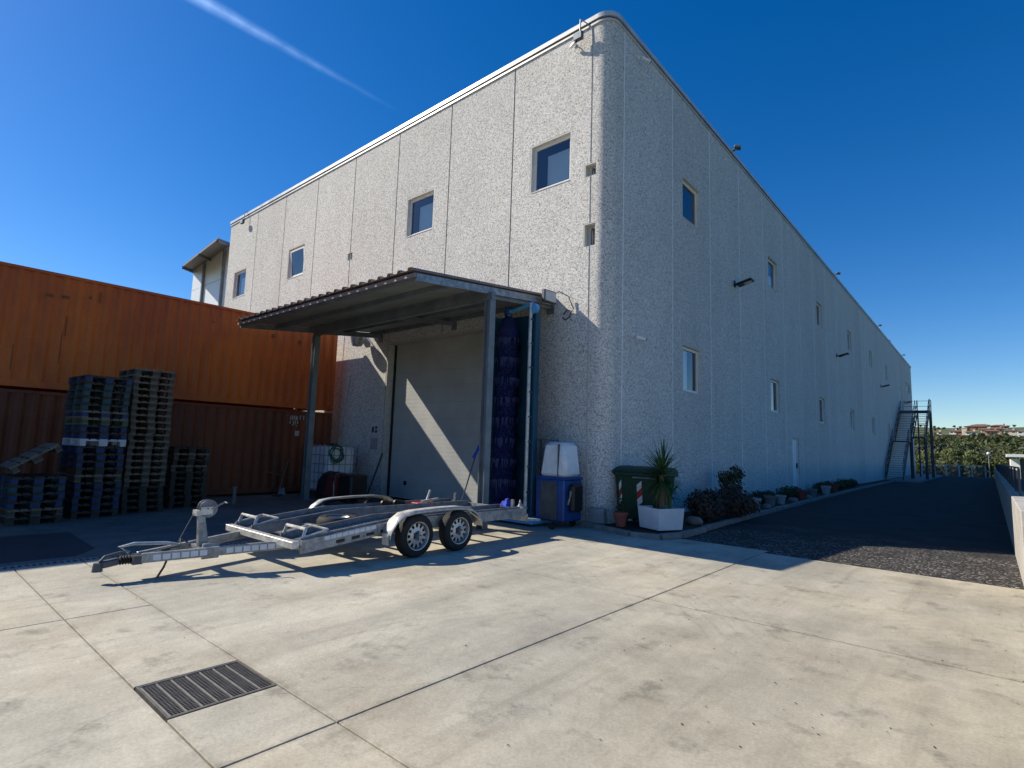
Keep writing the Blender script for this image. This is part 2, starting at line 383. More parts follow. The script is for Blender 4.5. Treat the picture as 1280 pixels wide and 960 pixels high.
class MB:
    def __init__(s): s.v = []; s.f = []
    def box(s, x0, x1, y0, y1, z0, z1):
        b = len(s.v)
        s.v += [(x0,y0,z0),(x1,y0,z0),(x1,y1,z0),(x0,y1,z0),(x0,y0,z1),(x1,y0,z1),(x1,y1,z1),(x0,y1,z1)]
        s.f += [tuple(b+i for i in q) for q in ((0,3,2,1),(4,5,6,7),(0,1,5,4),(1,2,6,5),(2,3,7,6),(3,0,4,7))]
        return s
    def hexa(s, bot, top):
        b = len(s.v); s.v += [tuple(p) for p in bot]+[tuple(p) for p in top]
        s.f += [tuple(b+i for i in q) for q in ((0,3,2,1),(4,5,6,7),(0,1,5,4),(1,2,6,5),(2,3,7,6),(3,0,4,7))]
        return s
    def bar(s, p, q, w, h=None, up=(0,0,1)):
        p, q = Vector(p), Vector(q); h = h or w
        d = (q-p).normalized(); u = Vector(up)
        if abs(d.dot(u)) > 0.98: u = Vector((0,1,0))
        a = d.cross(u).normalized(); b2 = a.cross(d).normalized()
        c = [(-a*w/2-b2*h/2), (a*w/2-b2*h/2), (a*w/2+b2*h/2), (-a*w/2+b2*h/2)]
        return s.hexa([p+x for x in c], [q+x for x in c])
    def cyl(s, p, q, r, n=12, r2=None, cap=True):
        p, q = Vector(p), Vector(q); r2 = r if r2 is None else r2
        d = (q-p).normalized(); u = Vector((0,0,1)) if abs(d.z) < 0.95 else Vector((1,0,0))
        a = d.cross(u).normalized(); b2 = d.cross(a).normalized()
        b = len(s.v)
        for i in range(n):
            t = 2*PI*i/n; o = a*math.cos(t)+b2*math.sin(t)
            s.v.append(tuple(p+o*r)); s.v.append(tuple(q+o*r2))
        for i in range(n):
            j = (i+1) % n
            s.f.append((b+2*i, b+2*j, b+2*j+1, b+2*i+1))
        if cap:
            s.f.append(tuple(b+2*i for i in reversed(range(n)))); s.f.append(tuple(b+2*i+1 for i in range(n)))
        return s
    def tube(s, pts, r, n=8):
        pts = [Vector(p) for p in pts]; b = len(s.v); m = len(pts)
        for k, p in enumerate(pts):
            d = (pts[min(k+1, m-1)]-pts[max(k-1, 0)]).normalized()
            u = Vector((0,0,1)) if abs(d.z) < 0.95 else Vector((1,0,0))
            a = d.cross(u).normalized(); b2 = d.cross(a).normalized()
            for i in range(n):
                t = 2*PI*i/n; s.v.append(tuple(p+(a*math.cos(t)+b2*math.sin(t))*r))
        for k in range(m-1):
            for i in range(n):
                j = (i+1) % n
                s.f.append((b+k*n+i, b+k*n+j, b+(k+1)*n+j, b+(k+1)*n+i))
        s.f.append(tuple(b+i for i in reversed(range(n)))); s.f.append(tuple(b+(m-1)*n+i for i in range(n)))
        return s
    def lathe(s, prof, c=(0,0,0), axis='z', n=24, closed=False):
        """prof: (radius, height) pairs"""
        b = len(s.v); c = Vector(c)
        for r, h in prof:
            for i in range(n):
                t = 2*PI*i/n; x, y = r*math.cos(t), r*math.sin(t)
                p = {'z': (x, y, h), 'x': (h, x, y), 'y': (x, h, y)}[axis]
                s.v.append(tuple(c+Vector(p)))
        m = len(prof)
        for k in range(m if closed else m-1):
            k2 = (k+1) % m
            for i in range(n):
                j = (i+1) % n
                s.f.append((b+k*n+i, b+k*n+j, b+k2*n+j, b+k2*n+i))
        if not closed:
            s.f.append(tuple(b+i for i in reversed(range(n)))); s.f.append(tuple(b+(m-1)*n+i for i in range(n)))
        return s
    def prism(s, poly, z0, z1):
        b = len(s.v); n = len(poly)
        s.v += [(x, y, z0) for x, y in poly]+[(x, y, z1) for x, y in poly]
        s.f.append(tuple(b+i for i in reversed(range(n)))); s.f.append(tuple(b+n+i for i in range(n)))
        for i in range(n):
            j = (i+1) % n; s.f.append((b+i, b+j, b+n+j, b+n+i))
        return s
    def quad(s, *p):
        b = len(s.v); s.v += [tuple(x) for x in p]; s.f.append(tuple(range(b, b+len(p)))); return s
    def extr(s, prof, fn, a, b_):
        """profile polygon [(p,q)] mapped by fn(t,p,q), swept from t=a to t=b_"""
        b = len(s.v); n = len(prof)
        s.v += [tuple(fn(a, p, q)) for p, q in prof]+[tuple(fn(b_, p, q)) for p, q in prof]
        s.f.append(tuple(b+i for i in reversed(range(n)))); s.f.append(tuple(b+n+i for i in range(n)))
        for i in range(n):
            j = (i+1) % n; s.f.append((b+i, b+j, b+n+j, b+n+i))
        return s
    def build(s, name, m, parent=None, smooth=False, bevel=0.0, fix=True, loc=None):
        if parent is not None: o0 = wloc(parent)
        elif loc is not None: o0 = Vector(loc)
        else:
            xs = [p[0] for p in s.v]; ys = [p[1] for p in s.v]; zs = [p[2] for p in s.v]
            o0 = Vector(((min(xs)+max(xs))/2, (min(ys)+max(ys))/2, min(zs)))
        me = bpy.data.meshes.new(name)
        me.from_pydata([(p[0]-o0.x, p[1]-o0.y, p[2]-o0.z) for p in s.v], [], s.f)
        if fix or bevel:
            bm = bmesh.new(); bm.from_mesh(me)
            if fix: bmesh.ops.recalc_face_normals(bm, faces=bm.faces)
            if bevel:
                ed = [e for e in bm.edges if len(e.link_faces) == 2 and e.calc_face_angle(0) > 0.6]
                bmesh.ops.bevel(bm, geom=ed, offset=bevel, segments=1, affect='EDGES')
            bm.to_mesh(me); bm.free()
        me.materials.append(m)
        if smooth:
            me.polygons.foreach_set('use_smooth', [True]*len(me.polygons))
            try: me.set_sharp_from_angle(angle=R(38))
            except Exception: pass
        ob = bpy.data.objects.new(name, me); col.objects.link(ob)
        if parent is not None: ob.parent = parent
        else: ob.location = o0
        return ob

def thing(name, loc, label, cat, group=None):
    o = bpy.data.objects.new(name, None); col.objects.link(o)
    o.empty_display_size = 0.2; o.location = loc
    o['label'] = label; o['category'] = cat
    if group: o['group'] = group
    return o
def tag(o, label, cat, group=None):
    o['label'] = label; o['category'] = cat
    if group: o['group'] = group
    return o
def struct(o): o['kind'] = 'structure'; return o
def stuff(o): o['kind'] = 'stuff'; return o
KIDS = {}
def dup(root, loc, rz=0, scale=1.0, label=None, group=None, mats=None):
    c = root.copy(); col.objects.link(c); c.location = loc; c.rotation_euler = (0, 0, rz)
    c.scale = (scale,)*3 if isinstance(scale, (int, float)) else scale
    if label: c['label'] = label
    if group: c['group'] = group
    kids = KIDS.get(root.name)
    if kids is None: kids = KIDS[root.name] = list(root.children)
    for k in kids:
        d = k.copy(); col.objects.link(d); d.parent = c
        for k2 in k.children:
            e = k2.copy(); col.objects.link(e); e.parent = d
    return c
ORD = ['first','second','third','fourth','fifth','sixth','seventh','eighth','ninth','tenth','eleventh','twelfth','thirteenth','fourteenth','fifteenth','sixteenth','seventeenth','eighteenth','nineteenth','twentieth','twenty-first','twenty-second','twenty-third','twenty-fourth','twenty-fifth','twenty-sixth','twenty-seventh']

# ------------------------------------------------------------------ ground, hill, yard
GRASS = mat('dry_grass_ground', (0.12, 0.13, 0.05), (0.07, 0.09, 0.035), 0.95, scale=0.05, detail=8, fine=0.3, fscale=0.6, world_co=True)
def terrain_z(x, y):
    d = math.hypot(x, y) if y > 0 else 0
    if y < 84: return -0.30 if y > 80 or abs(x) > 35 else -0.35
    t = min(1, (y-84)/60); z = -0.35-5.5*t*t*(3-2*t)
    if y > 170:
        s = min(1, (y-170)/330); z += (30.0*s*s*(3-2*s))
        z += 2.5*math.sin(x*0.018+1)*s + 1.8*math.sin(x*0.041+y*0.01)*s
    if y > 520: z += (y-520)*0.004
    return z
g = MB()
xs = [-3000, -1500, -800, -500, -350]+[-250+12.5*i for i in range(41)]+[350, 500, 800, 1500, 3000]
ys = [-400, -100, -30, 0, 20, 40, 60, 78, 84]+[90+10*i for i in range(50)]+[620, 700, 850, 1100, 1500, 2200, 3500]
for y in ys:
    for x in xs: g.v.append((x, y, terrain_z(x, y)))
nx = len(xs)
for j in range(len(ys)-1):
    for i in range(nx-1): g.f.append((j*nx+i, j*nx+i+1, (j+1)*nx+i+1, (j+1)*nx+i))
ground = struct(g.build('ground', GRASS, smooth=True, loc=(0, 0, 0)))

base = MB().box(-34, 9, -14, 10.74, -0.28, -0.035)
yard = struct(base.build('yard_pavement', mat('joint_dirt', (0.030, 0.026, 0.022), (0.018, 0.016, 0.014), 0.95)))
G = 0.0055
slabs = [(-9.28, -3.1, 2.05, 10.735), (-9.28, -6.5, 1.35, 2.05), (-6.5, -4.475, 1.35, 2.05), (-3.845, -3.1, 1.35, 2.05), (-3.1, 3.2, 1.35, 2.05), (3.2, 9, 1.35, 2.05),
         (-9.28, -6.5, -6, 1.35), (-6.5, -3.1, -6, 1.35), (-3.1, 3.2, -6, 1.35), (3.2, 9, -6, 1.35), (-3.1, 3.2, 2.05, 6.095), (3.2, 9, 2.05, 6.095),
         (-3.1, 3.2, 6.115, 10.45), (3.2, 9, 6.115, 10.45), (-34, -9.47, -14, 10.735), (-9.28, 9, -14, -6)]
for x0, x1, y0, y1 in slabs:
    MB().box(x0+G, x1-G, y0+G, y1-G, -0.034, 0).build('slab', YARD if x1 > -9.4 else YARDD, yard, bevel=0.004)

# asphalt lane down the long side
lane = MB()
edge = []
for i in range(60):
    x = -5.6+14.6*i/59
    edge.append((x, 10.47+0.05*math.sin(i*1.7)+0.03*math.sin(i*4.1)+0.02*random.random()))
poly = [(9, 10.9)]+[(9, 84), (-6.3, 84), (-6.3, 10.9)]
b0 = len(lane.v)
for i, (x, y) in enumerate(edge):
    lane.v.append((x, y, -0.012 if i % 2 else -0.006)); lane.v.append((x, 84, -0.006))
for i in range(len(edge)-1): lane.f.append((2*i, 2*i+2, 2*i+3, 2*i+1))
struct(lane.build('asphalt_lane', ASPH, loc=(0, 40, -0.006)))
MB().box(-6.6, 9, 10.40, 84, -0.28, -0.06).build('lane_bed', ASPH, None)['kind'] = 'structure'

# tar patch and slot drain in the shade by the containers
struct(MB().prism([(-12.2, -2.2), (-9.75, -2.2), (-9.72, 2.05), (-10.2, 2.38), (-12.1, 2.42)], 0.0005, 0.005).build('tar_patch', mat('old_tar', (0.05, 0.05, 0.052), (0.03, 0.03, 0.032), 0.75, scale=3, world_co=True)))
dr = thing('slot_drain', (-9.375, 2, -0.03), 'narrow galvanised slot drain running along the edge of the shaded paving', 'drain')
MB().box(-9.464, -9.286, -6, 10.7, -0.0335, -0.025).build('channel_floor', BLACK, dr)
MB().box(-9.464, -9.445, -6, 10.7, -0.024, 0.004).box(-9.305, -9.286, -6, 10.7, -0.024, 0.004).build('rim', GALV, dr)
rung = None
for i in range(170):
    y = -1.5+i*0.07
    if rung is None:
        rung = MB().box(-9.444, -9.306, y, y+0.030, -0.02, 0.0025).build('grate_bar', GALV, dr)
    else:
        c = rung.copy(); col.objects.link(c); c.location.y = i*0.07

# square drain grate
gr = thing('drain_grate', (-4.16, 1.70, -0.03), 'square steel grate of perforated strips set into the concrete strip', 'drain grate')
GX0, GX1, GY0, GY1 = -4.468, -3.852, 1.362, 2.038
MB().box(GX0, GX1, GY0, GY1, -0.0335, -0.03).build('pit', BLACK, gr)
fr = MB()
fr.box(GX0, GX1, GY0, GY0+0.014, -0.029, 0.002).box(GX0, GX1, GY1-0.014, GY1, -0.029, 0.002).box(GX0, GX0+0.02, GY0+0.0145, GY1-0.0145, -0.029, 0.002).box(GX1-0.02, GX1, GY0+0.0145, GY1-0.0145, -0.029, 0.002)
GRM = mat('grate_iron', (0.15, 0.145, 0.14), (0.09, 0.085, 0.08), 0.7, 0.4, 20); GRB = mat('grate_flat_bar', (0.27, 0.26, 0.24), (0.19, 0.18, 0.17), 0.65, 0.3, 20)
fr.build('frame', GRM, gr)
# seven strips, running across the trench (long side along x in the photo's strips)
sp = (GY1-GY0-0.03)/7
strip = None
for k in range(7):
    y0 = GY0+0.015+k*sp
    if strip is None:
        s = MB(); nb = 24
        for i in range(nb):
            x = GX0+0.024+(GX1-GX0-0.06)*i/(nb-1)
            s.box(x, x+0.007, y0+0.0165, y0+sp-0.001, -0.021, -0.003)
        for j in (0.36, 0.58, 0.80):
            s.box(GX0+0.022, GX1-0.022, y0+sp*j, y0+sp*j+0.004, -0.020, -0.0045)
        strip = s.build('grate_panel', GRM, gr)
    else:
        c = strip.copy(); col.objects.link(c); c.location.y = k*sp
    MB().box(GX0+0.021, GX1-0.021, y0+0.003, y0+0.013, -0.022, -0.001).build('flat_bar', GRB, gr)

# little bits of dry leaf and grit on the slabs
db = MB(); rd = random.Random(5)
for i in range(260):
    if i < 90: x, y = rd.uniform(-3, 3), rd.uniform(2.2, 9.5)
    elif i < 190: x, y = rd.gauss(-0.6, 1.3), rd.gauss(5.5, 1.6)
    else: x, y = rd.uniform(-9, 0), rd.uniform(1, 9)
    r = rd.uniform(0.004, 0.013); a = rd.uniform(0, 6)
    p = [(x+r*math.cos(a+t)*rd.uniform(.5, 1.1), y+r*math.sin(a+t)*rd.uniform(.4, 1), 0.003+rd.random()*0.006) for t in (0, 1.3, 2.6, 4.2)]
    db.quad(*p)
o = stuff(db.build('leaf_litter', mat('dry_litter', (0.07, 0.05, 0.03), (0.03, 0.022, 0.015), 0.9), fix=False)); o['label'] = 'scattered crumbs of dry leaf on the sunny concrete'; o['category'] = 'litter'

# ------------------------------------------------------------------ warehouse
WT = 12.27                                   # top of the wall panels
FX0 = -28.34; FY = 10.76; RX = -6.48; CR = 0.36; RY1 = 78.2
wh = thing('warehouse', (-17, 40, 0), 'long two-storey warehouse of pale pebbled concrete panels with a rounded corner', 'building')
fmap = lambda u, d, z: (u, FY+d, z)
rmap = lambda u, d, z: (RX-d, u, z)
def panel(u0, u1, z0, z1, holes, th, mp, name='wall_panel', m=None):
    us = sorted({u0, u1, *[max(u0, min(u1, h[i])) for h in holes for i in (0, 1)]})
    zs = sorted({z0, z1, *[max(z0, min(z1, h[i])) for h in holes for i in (2, 3)]})
    nu, nz = len(us)-1, len(zs)-1
    sol = [[True]*nz for _ in range(nu)]
    for i in range(nu):
        for j in range(nz):
            cu, cz = (us[i]+us[i+1])/2, (zs[j]+zs[j+1])/2
            if any(h[0] < cu < h[1] and h[2] < cz < h[3] for h in holes): sol[i][j] = False
    mb = MB(); idx = {}
    def V(i, j, k):
        key = (i, j, k)
        if key not in idx:
            idx[key] = len(mb.v); mb.v.append(mp(us[i], th*k, zs[j]))
        return idx[key]
    S = lambda i, j: 0 <= i < nu and 0 <= j < nz and sol[i][j]
    for i in range(nu):
        for j in range(nz):
            if not sol[i][j]: continue
            mb.f.append((V(i,j,0), V(i+1,j,0), V(i+1,j+1,0), V(i,j+1,0)))
            mb.f.append((V(i,j,1), V(i,j+1,1), V(i+1,j+1,1), V(i+1,j,1)))
            if not S(i-1, j): mb.f.append((V(i,j,0), V(i,j+1,0), V(i,j+1,1), V(i,j,1)))
            if not S(i+1, j): mb.f.append((V(i+1,j,0), V(i+1,j,1), V(i+1,j+1,1), V(i+1,j+1,0)))
            if not S(i, j-1): mb.f.append((V(i,j,0), V(i,j,1), V(i+1,j,1), V(i+1,j,0)))
            if not S(i, j+1): mb.f.append((V(i,j+1,0), V(i+1,j+1,0), V(i+1,j+1,1), V(i,j+1,1)))
    return mb.build(name, m or PEB, wh)
def window(u0, u1, z0, z1, mp, tilt=0.0, blind=None, split=0):
    """white frame and pane set back in the opening; u runs to the camera's right on both faces"""
    d0, d1 = 0.10, 0.17; b = 0.115
    def bx(mb, a, b_, c, d, e, f):
        p = [mp(a, c, e), mp(b_, c, e), mp(b_, d, e), mp(a, d, e)]; q = [mp(a, c, f), mp(b_, c, f), mp(b_, d, f), mp(a, d, f)]
        mb.hexa(p, q)
    mb = MB(); e = 0.004
    # smooth lining of the opening
    ln = MB()
    bx(ln, u0+e, u0+0.035, 0.004, d0-0.002, z0+e, z1-e); bx(ln, u1-0.035, u1-e, 0.004, d0-0.002, z0+e, z1-e)
    bx(ln, u0+0.036, u1-0.036, 0.004, d0-0.002, z1-0.035, z1-e)
    bx(mb, u0+e, u0+b, d0, d1, z0+e, z1-e); bx(mb, u1-b, u1-e, d0, d1, z0+e, z1-e)
    bx(mb, u0+b, u1-b, d0, d1, z0+e, z0+b); bx(mb, u0+b, u1-b, d0, d1, z1-b, z1-e)
    for k in range(split):
        c = u0+(u1-u0)*(k+1)/(split+1); bx(mb, c-0.03, c+0.03, d0, d1, z0+b, z1-b)
    w = mb.build('window', FRAMEW, wh, bevel=0.004)
    ln.build('reveal', REVEAL, w)
    pn = MB()
    if tilt:
        def tp(u, d, z): return mp(u, d-tilt*(z-z0)/(z1-z0), z)
        s0 = MB()
        for (a, b_, c, d) in ((u0+b, u0+b+.06, z0+b, z1-b), (u1-b-.06, u1-b, z0+b, z1-b), (u0+b+.06, u1-b-.06, z0+b, z0+b+.06), (u0+b+.06, u1-b-.06, z1-b-.06, z1-b)):
            s0.hexa([tp(a,.15,c), tp(b_,.15,c), tp(b_,.19,c), tp(a,.19,c)], [tp(a,.15,d), tp(b_,.15,d), tp(b_,.19,d), tp(a,.19,d)])
        s0.build('sash', FRAMEW, w)
        a, b_, c, d = u0+b+.06, u1-b-.06, z0+b+.06, z1-b-.06
        pn.quad(tp(a,.17,c), tp(b_,.17,c), tp(b_,.17,d), tp(a,.17,d))
    else:
        pn.quad(mp(u0+b, 0.135, z0+b), mp(u1-b, 0.135, z0+b), mp(u1-b, 0.135, z1-b), mp(u0+b, 0.135, z1-b))
    pn.build('pane', GLASS, w, fix=False)
    if blind:
        bm_ = MB(); bx(bm_, u0+b+blind[0]*(u1-u0-2*b), u0+b+blind[1]*(u1-u0-2*b), 0.192, 0.20, z0+b, z0+b+blind[2]*(z1-z0-2*b)); bm_.build('blind', BLIND, w)
    sl = MB(); bx(sl, u0+0.036, u1-0.036, -0.012, d0-0.002, z0+e, z0+0.028)
    sl.build('sill', REVEAL, w)


JF = [-7.01, -9.57, -12.15, -14.75, -17.36, -20.0, -22.65, -25.32, FX0]
FW = [(-8.92, -7.60), (-14.15, -12.80), (-22.08, -20.72), (-27.45, -26.10)]
DX0, DX1, DZ = -14.72, -10.30, 4.95
gj = 0.021
for k in range(8):
    u1, u0 = JF[k]-gj, JF[k+1]+gj
    holes = [(a, b, 8.38, 9.72) for a, b in FW if a > u0 and b < u1]
    if DX0 < u1 and DX1 > u0: holes.append((DX0, DX1, -1, DZ))
    if k == 0: holes += [(-7.19, -6, 8.32, 8.64), (-7.19, -6, 6.55, 7.12)]
    if k == 3: holes.append((-17.5, -17.21, 8.30, 8.56))
    if k == 4: holes.append((-17.55, -17.0, 8.30, 8.56))
    panel(u0, u1, 0.0, WT, holes, 0.28, fmap)
NR = 24
RJ = [11.42+2.783*i for i in range(NR+1)]
RJ[-1] = RY1
RW = [14.85+8.349*k for k in range(6)]
DOOR = (26.2, 27.35, 0.12, 2.5)
UD = (66.0, 67.3, 6.5, 8.8)
for k in range(NR):
    u0, u1 = RJ[k]+gj, RJ[k+1]-gj
    holes = []
    for w in RW:
        if w > u0 and w+1.35 < u1: holes += [(w, w+1.35, 8.56, 9.86), (w, w+1.35, 3.42, 4.80)]
    if DOOR[0] < u1 and DOOR[1] > u0: holes.append(DOOR)
    if UD[0] < u1 and UD[1] > u0: holes.append(UD)
    if u1 > 75 : holes.append((72.0, 76.6, 9.1, 10.1))
    elif u1 > 72.0: holes.append((72.0, 76.6, 9.1, 10.1))
    panel(u0, u1, 0.0, WT, holes, 0.28, rmap)
for a, b in FW:
    window(a, b, 8.38, 9.72, fmap, tilt=0.14 if a < -21 and a > -23 else 0, blind=(0.30, 1.0, 0.80) if not (a < -21 and a > -23) else None)
for k, w in enumerate(RW):
    window(w, w+1.35, 8.56, 9.86, rmap, blind=(0, 0.9, 0.5) if k in (1, 4) else None); window(w, w+1.35, 3.42, 4.80, rmap, blind=(0.0, 0.55, 1.0) if k == 0 else ((0, 1, .6) if k == 3 else None))
window(72.0, 76.6, 9.1, 10.1, rmap, split=3)
# rounded corner panel
def wallpath(off, n=14):
    p = [(FX0-0.02, FY-off)]
    p.append((RX-CR, FY-off))
    for i in range(1, n): 
        t = -PI/2+PI/2*i/n; p.append((RX-CR+(CR+off)*math.cos(t), FY+CR+(CR+off)*math.sin(t)))
    p.append((RX+off, FY+CR)); p.append((RX+off, RY1+0.02))
    return p
def corner_path(off, n=14):
    p = wallpath(off, n); p[0] = (JF[0]+gj, FY-off); p[-1] = (RX+off, RJ[0]-gj); return p
def band(out_path, in_path, z0, z1):
    mb = MB(); n = len(out_path)
    for (x, y) in out_path: mb.v += [(x, y, z0), (x, y, z1)]
    for (x, y) in in_path: mb.v += [(x, y, z0), (x, y, z1)]
    for i in range(n-1):
        a, b = 2*i, 2*i+2; c, d = 2*n+2*i, 2*n+2*i+2
        mb.f += [(a, b, b+1, a+1), (c, c+1, d+1, d), (a+1, b+1, d+1, c+1), (a, c, d, b)]
    mb.f += [(0, 1, 2*n+1, 2*n), (2*n-2, 4*n-2, 4*n-1, 2*n-1)]
    return mb
cpo, cpi = corner_path(0), corner_path(-0.28)
for z0, z1 in ((0, 6.55), (7.12, 8.32), (8.64, WT)):
    band(cpo, cpi, z0, z1).build('corner_panel', PEB, wh, smooth=True)
cpo2 = list(cpo); cpo2[0] = (-6.86, FY)
cpi2 = list(cpi); cpi2[0] = (-6.86, FY+0.28)
for z0, z1 in ((6.55, 7.12), (8.32, 8.64)):
    band(cpo2, cpi2, z0, z1).build('corner_panel', PEB, wh, smooth=True)
    nb = MB().box(-7.19, -6.86, FY+0.17, FY+0.19, z0, z1)                       # back of the lifting pocket
    nb.build('lifting_pocket', REVEAL, wh)
    MB().box(-7.03, -6.98, FY+0.09, FY+0.169, z0+0.06, z1-0.1).build('lifting_anchor', STEELD, wh)
    # smooth lining
    MB().box(-7.188, -7.165, FY+0.003, FY+0.169, z0+0.002, z1-0.002).box(-7.164, -6.862, FY+0.003, FY+0.169, z1-0.022, z1-0.002).build('pocket_lining', REVEAL, wh)
MB().box(-17.5, -17.0, FY+0.10, FY+0.12, 8.30, 8.56).build('lifting_pocket', REVEAL, wh)
MB().box(-17.548, -17.51, FY+0.003, FY+0.099, 8.302, 8.558).build('pocket_lining', REVEAL, wh)
# joint sealant
for x in JF[:-1]:
    segs = [(0, WT)]
    if x == JF[0]: segs = [(0, 6.55), (7.12, 8.32), (8.64, WT)]
    if x == JF[2]: segs = [(DZ, WT)]
    for z0, z1 in segs: MB().box(x-gj, x+gj, FY+0.016, FY+0.05, z0+0.001, z1-0.001).build('joint_seal', SEALF if x != JF[0] else SEAL, wh)
for y in RJ[:-1]:
    MB().box(RX-0.05, RX+0.002, y-gj+.001, y+gj-.001, 0.001, WT-0.001).build('joint_seal', SEALR, wh)
# body behind the panels (floors, walls, roof deck)
body = MB().box(FX0+0.1, RX-0.45, FY+0.45, RY1-0.1, 0.0, WT-0.25)
body.build('inner_body', CORE, wh)
MB().box(FX0, RX-0.30, RY1-0.09, RY1+0.02, 0.0, WT).build('rear_wall', REVEAL, wh)
MB().box(FX0-0.02, FX0+0.09, FY+0.29, RY1-0.1, 0.0, WT).build('side_wall', REVEAL, wh)
# coping
def split_band(off0, off1, z0, z1, name, m):
    po, pi = wallpath(off0), wallpath(off1)
    band(po[:2], pi[:2], z0, z1).build(name, m, wh)
    band(po[1:-1], pi[1:-1], z0, z1).build(name, m, wh, smooth=True)
    band(po[-2:], pi[-2:], z0, z1).build(name, m, wh)
split_band(0.035, -0.30, WT+0.001, WT+0.055, 'coping', COPING)
split_band(0.012, -0.30, WT+0.056, WT+0.105, 'coping_shadow_gap', mat('dark_gasket', (0.06, 0.06, 0.06), rough=0.9))
split_band(0.060, -0.32, WT+0.106, WT+0.225, 'coping', COPING)
# sectional door
dpl = MB().box(DX0, DX1, FY+0.36, FY+0.40, 0, DZ); dpl.build('door_backing', CORE, wh)
nsec = 10; sh = (DZ-0.02)/nsec
for k in range(nsec):
    z = 0.01+k*sh
    d = MB()
    for r in range(4):
        za, zb = z+0.0015+r*(sh-0.003)/4, z+0.0015+(r+1)*(sh-0.003)/4
        d.box(DX0+0.086, DX1-0.051, FY+0.295, FY+0.345, za, zb-0.012)
        d.box(DX0+0.086, DX1-0.051, FY+0.2975, FY+0.345, zb-0.012, zb)
    d.build('door_section', DOORM, wh)
for z in (0.55, 0.95):
    pass
MB().box(-13.93, -13.80, FY+0.285, FY+0.300, 0.42, 0.55).build('door_vent', BLACK, wh)
JAMB = mat('door_jamb_paint', (0.52, 0.51, 0.48), (0.40, 0.39, 0.37), 0.6, fine=0.1)
MB().box(DX0+0.003, DX0+0.05, FY-0.02, FY+0.27, 0, DZ-0.05).build('door_jamb', JAMB, wh, bevel=0.006)
MB().box(DX0+0.051, DX0+0.085, FY+0.22, FY+0.29, 0, DZ-0.05).build('door_track', BLACK, wh)
MB().box(DX0+0.003, DX1-0.003, FY-0.02, FY+0.27, DZ-0.049, DZ-0.003).build('door_lintel_trim', JAMB, wh, bevel=0.006)
MB().box(DX1-0.05, DX1-0.003, FY-0.02, FY+0.27, 0, DZ-0.05).build('door_jamb', JAMB, wh, bevel=0.006)
# side door, upper door
sd = MB().box(RX-0.15, RX-0.10, DOOR[0]+0.06, DOOR[1]-0.06, DOOR[2]+0.01, DOOR[3]-0.06).build('side_door', WHITEP, wh, bevel=0.004)
MB().box(RX-0.17, RX-0.06, DOOR[0]+0.003, DOOR[0]+0.055, DOOR[2], DOOR[3]-0.003).box(RX-0.17, RX-0.06, DOOR[1]-0.055, DOOR[1]-0.003, DOOR[2], DOOR[3]-0.003).box(RX-0.17, RX-0.06, DOOR[0]+0.056, DOOR[1]-0.056, DOOR[3]-0.055, DOOR[3]-0.003).build('door_frame', WHITEP, sd)
MB().box(RX-0.098, RX-0.05, DOOR[1]-0.20, DOOR[1]-0.12, 1.18, 1.40).build('handle', BLACK, sd)
ud = MB().box(RX-0.10, RX-0.05, UD[0]+0.06, UD[1]-0.06, UD[2]+0.01, UD[3]-0.05).build('upper_door', WHITEP, wh)
MB().box(RX-0.12, RX+0.03, UD[0]-0.05, UD[0]+0.05, UD[2], UD[3]).build('door_frame', WHITEP, ud)
# small plinth block by the corner and ground strip
MB().box(-6.83, -6.44, 10.62, 10.755, 0.10, 0.42).build('plinth_block', mat('grey_block', (0.30, 0.31, 0.31), (0.22, 0.23, 0.23), 0.85), wh, bevel=0.008)
# small plates beside the door
SIGNM = mat('small_sign_plate', (0.62, 0.62, 0.60), rough=0.5)
INK = mat('sign_ink', (0.05, 0.05, 0.055), rough=0.7)
sg = MB().box(-15.42, -14.98, FY-0.012, FY-0.002, 1.95, 2.36)
sgo = tag(sg.build('wall_sign', SIGNM), 'small square notice plate with two dark symbols beside the big door', 'sign')
MB().box(-15.34, -15.22, FY-0.016, FY-0.0125, 2.03, 2.22).box(-15.16, -15.05, FY-0.016, FY-0.0125, 2.02, 2.12).box(-15.16, -15.05, FY-0.016, FY-0.0125, 2.15, 2.24).build('printed_symbol', INK, sgo)
sg2 = tag(MB().box(-15.38, -15.0, FY-0.010, FY-0.002, 1.48, 1.86).build('wall_sign', mat('faded_sign', (0.33, 0.34, 0.36), rough=0.6)), 'faded grey notice plate below the one with symbols', 'sign')

# ------------------------------------------------------------------ wall-mounted lamps and cameras
LENS = mat('lamp_glass', (0.55, 0.57, 0.58), (0.45, 0.47, 0.48), 0.2)
def wall_lamp(y, label):
    t = thing('wall_lamp', (RX, y, 7.62), label, 'lamp', 'dark floodlights along the long wall')
    MB().box(RX+0.001, RX+0.03, y-0.07, y+0.07, 7.52, 7.74).build('bracket', BLACK, t)
    MB().bar((RX+0.03, y, 7.60), (RX+0.16, y, 7.58), 0.06).build('arm', BLACK, t)
    a, b = Vector((RX+0.10, y, 7.56)), Vector((RX+0.62, y, 7.68))
    MB().bar(a, b, 0.34, 0.09).build('housing', BLACK, t, bevel=0.02)
    d = (b-a).normalized(); n = Vector((d.z, 0, -d.x))
    MB().bar(a+d*0.24+n*0.048, b-d*0.04+n*0.048, 0.24, 0.006).build('lens', LENS, t)
for y, l in ((19.2, 'black wall floodlight on the long side nearest the yucca'), (36.3, 'black wall floodlight on the long side, second from the yucca'),
             (53.4, 'black wall floodlight on the long side above the foot of the metal stairs'), (70.0, 'black wall floodlight below the ribbon window at the far end')):
    wall_lamp(y, l)
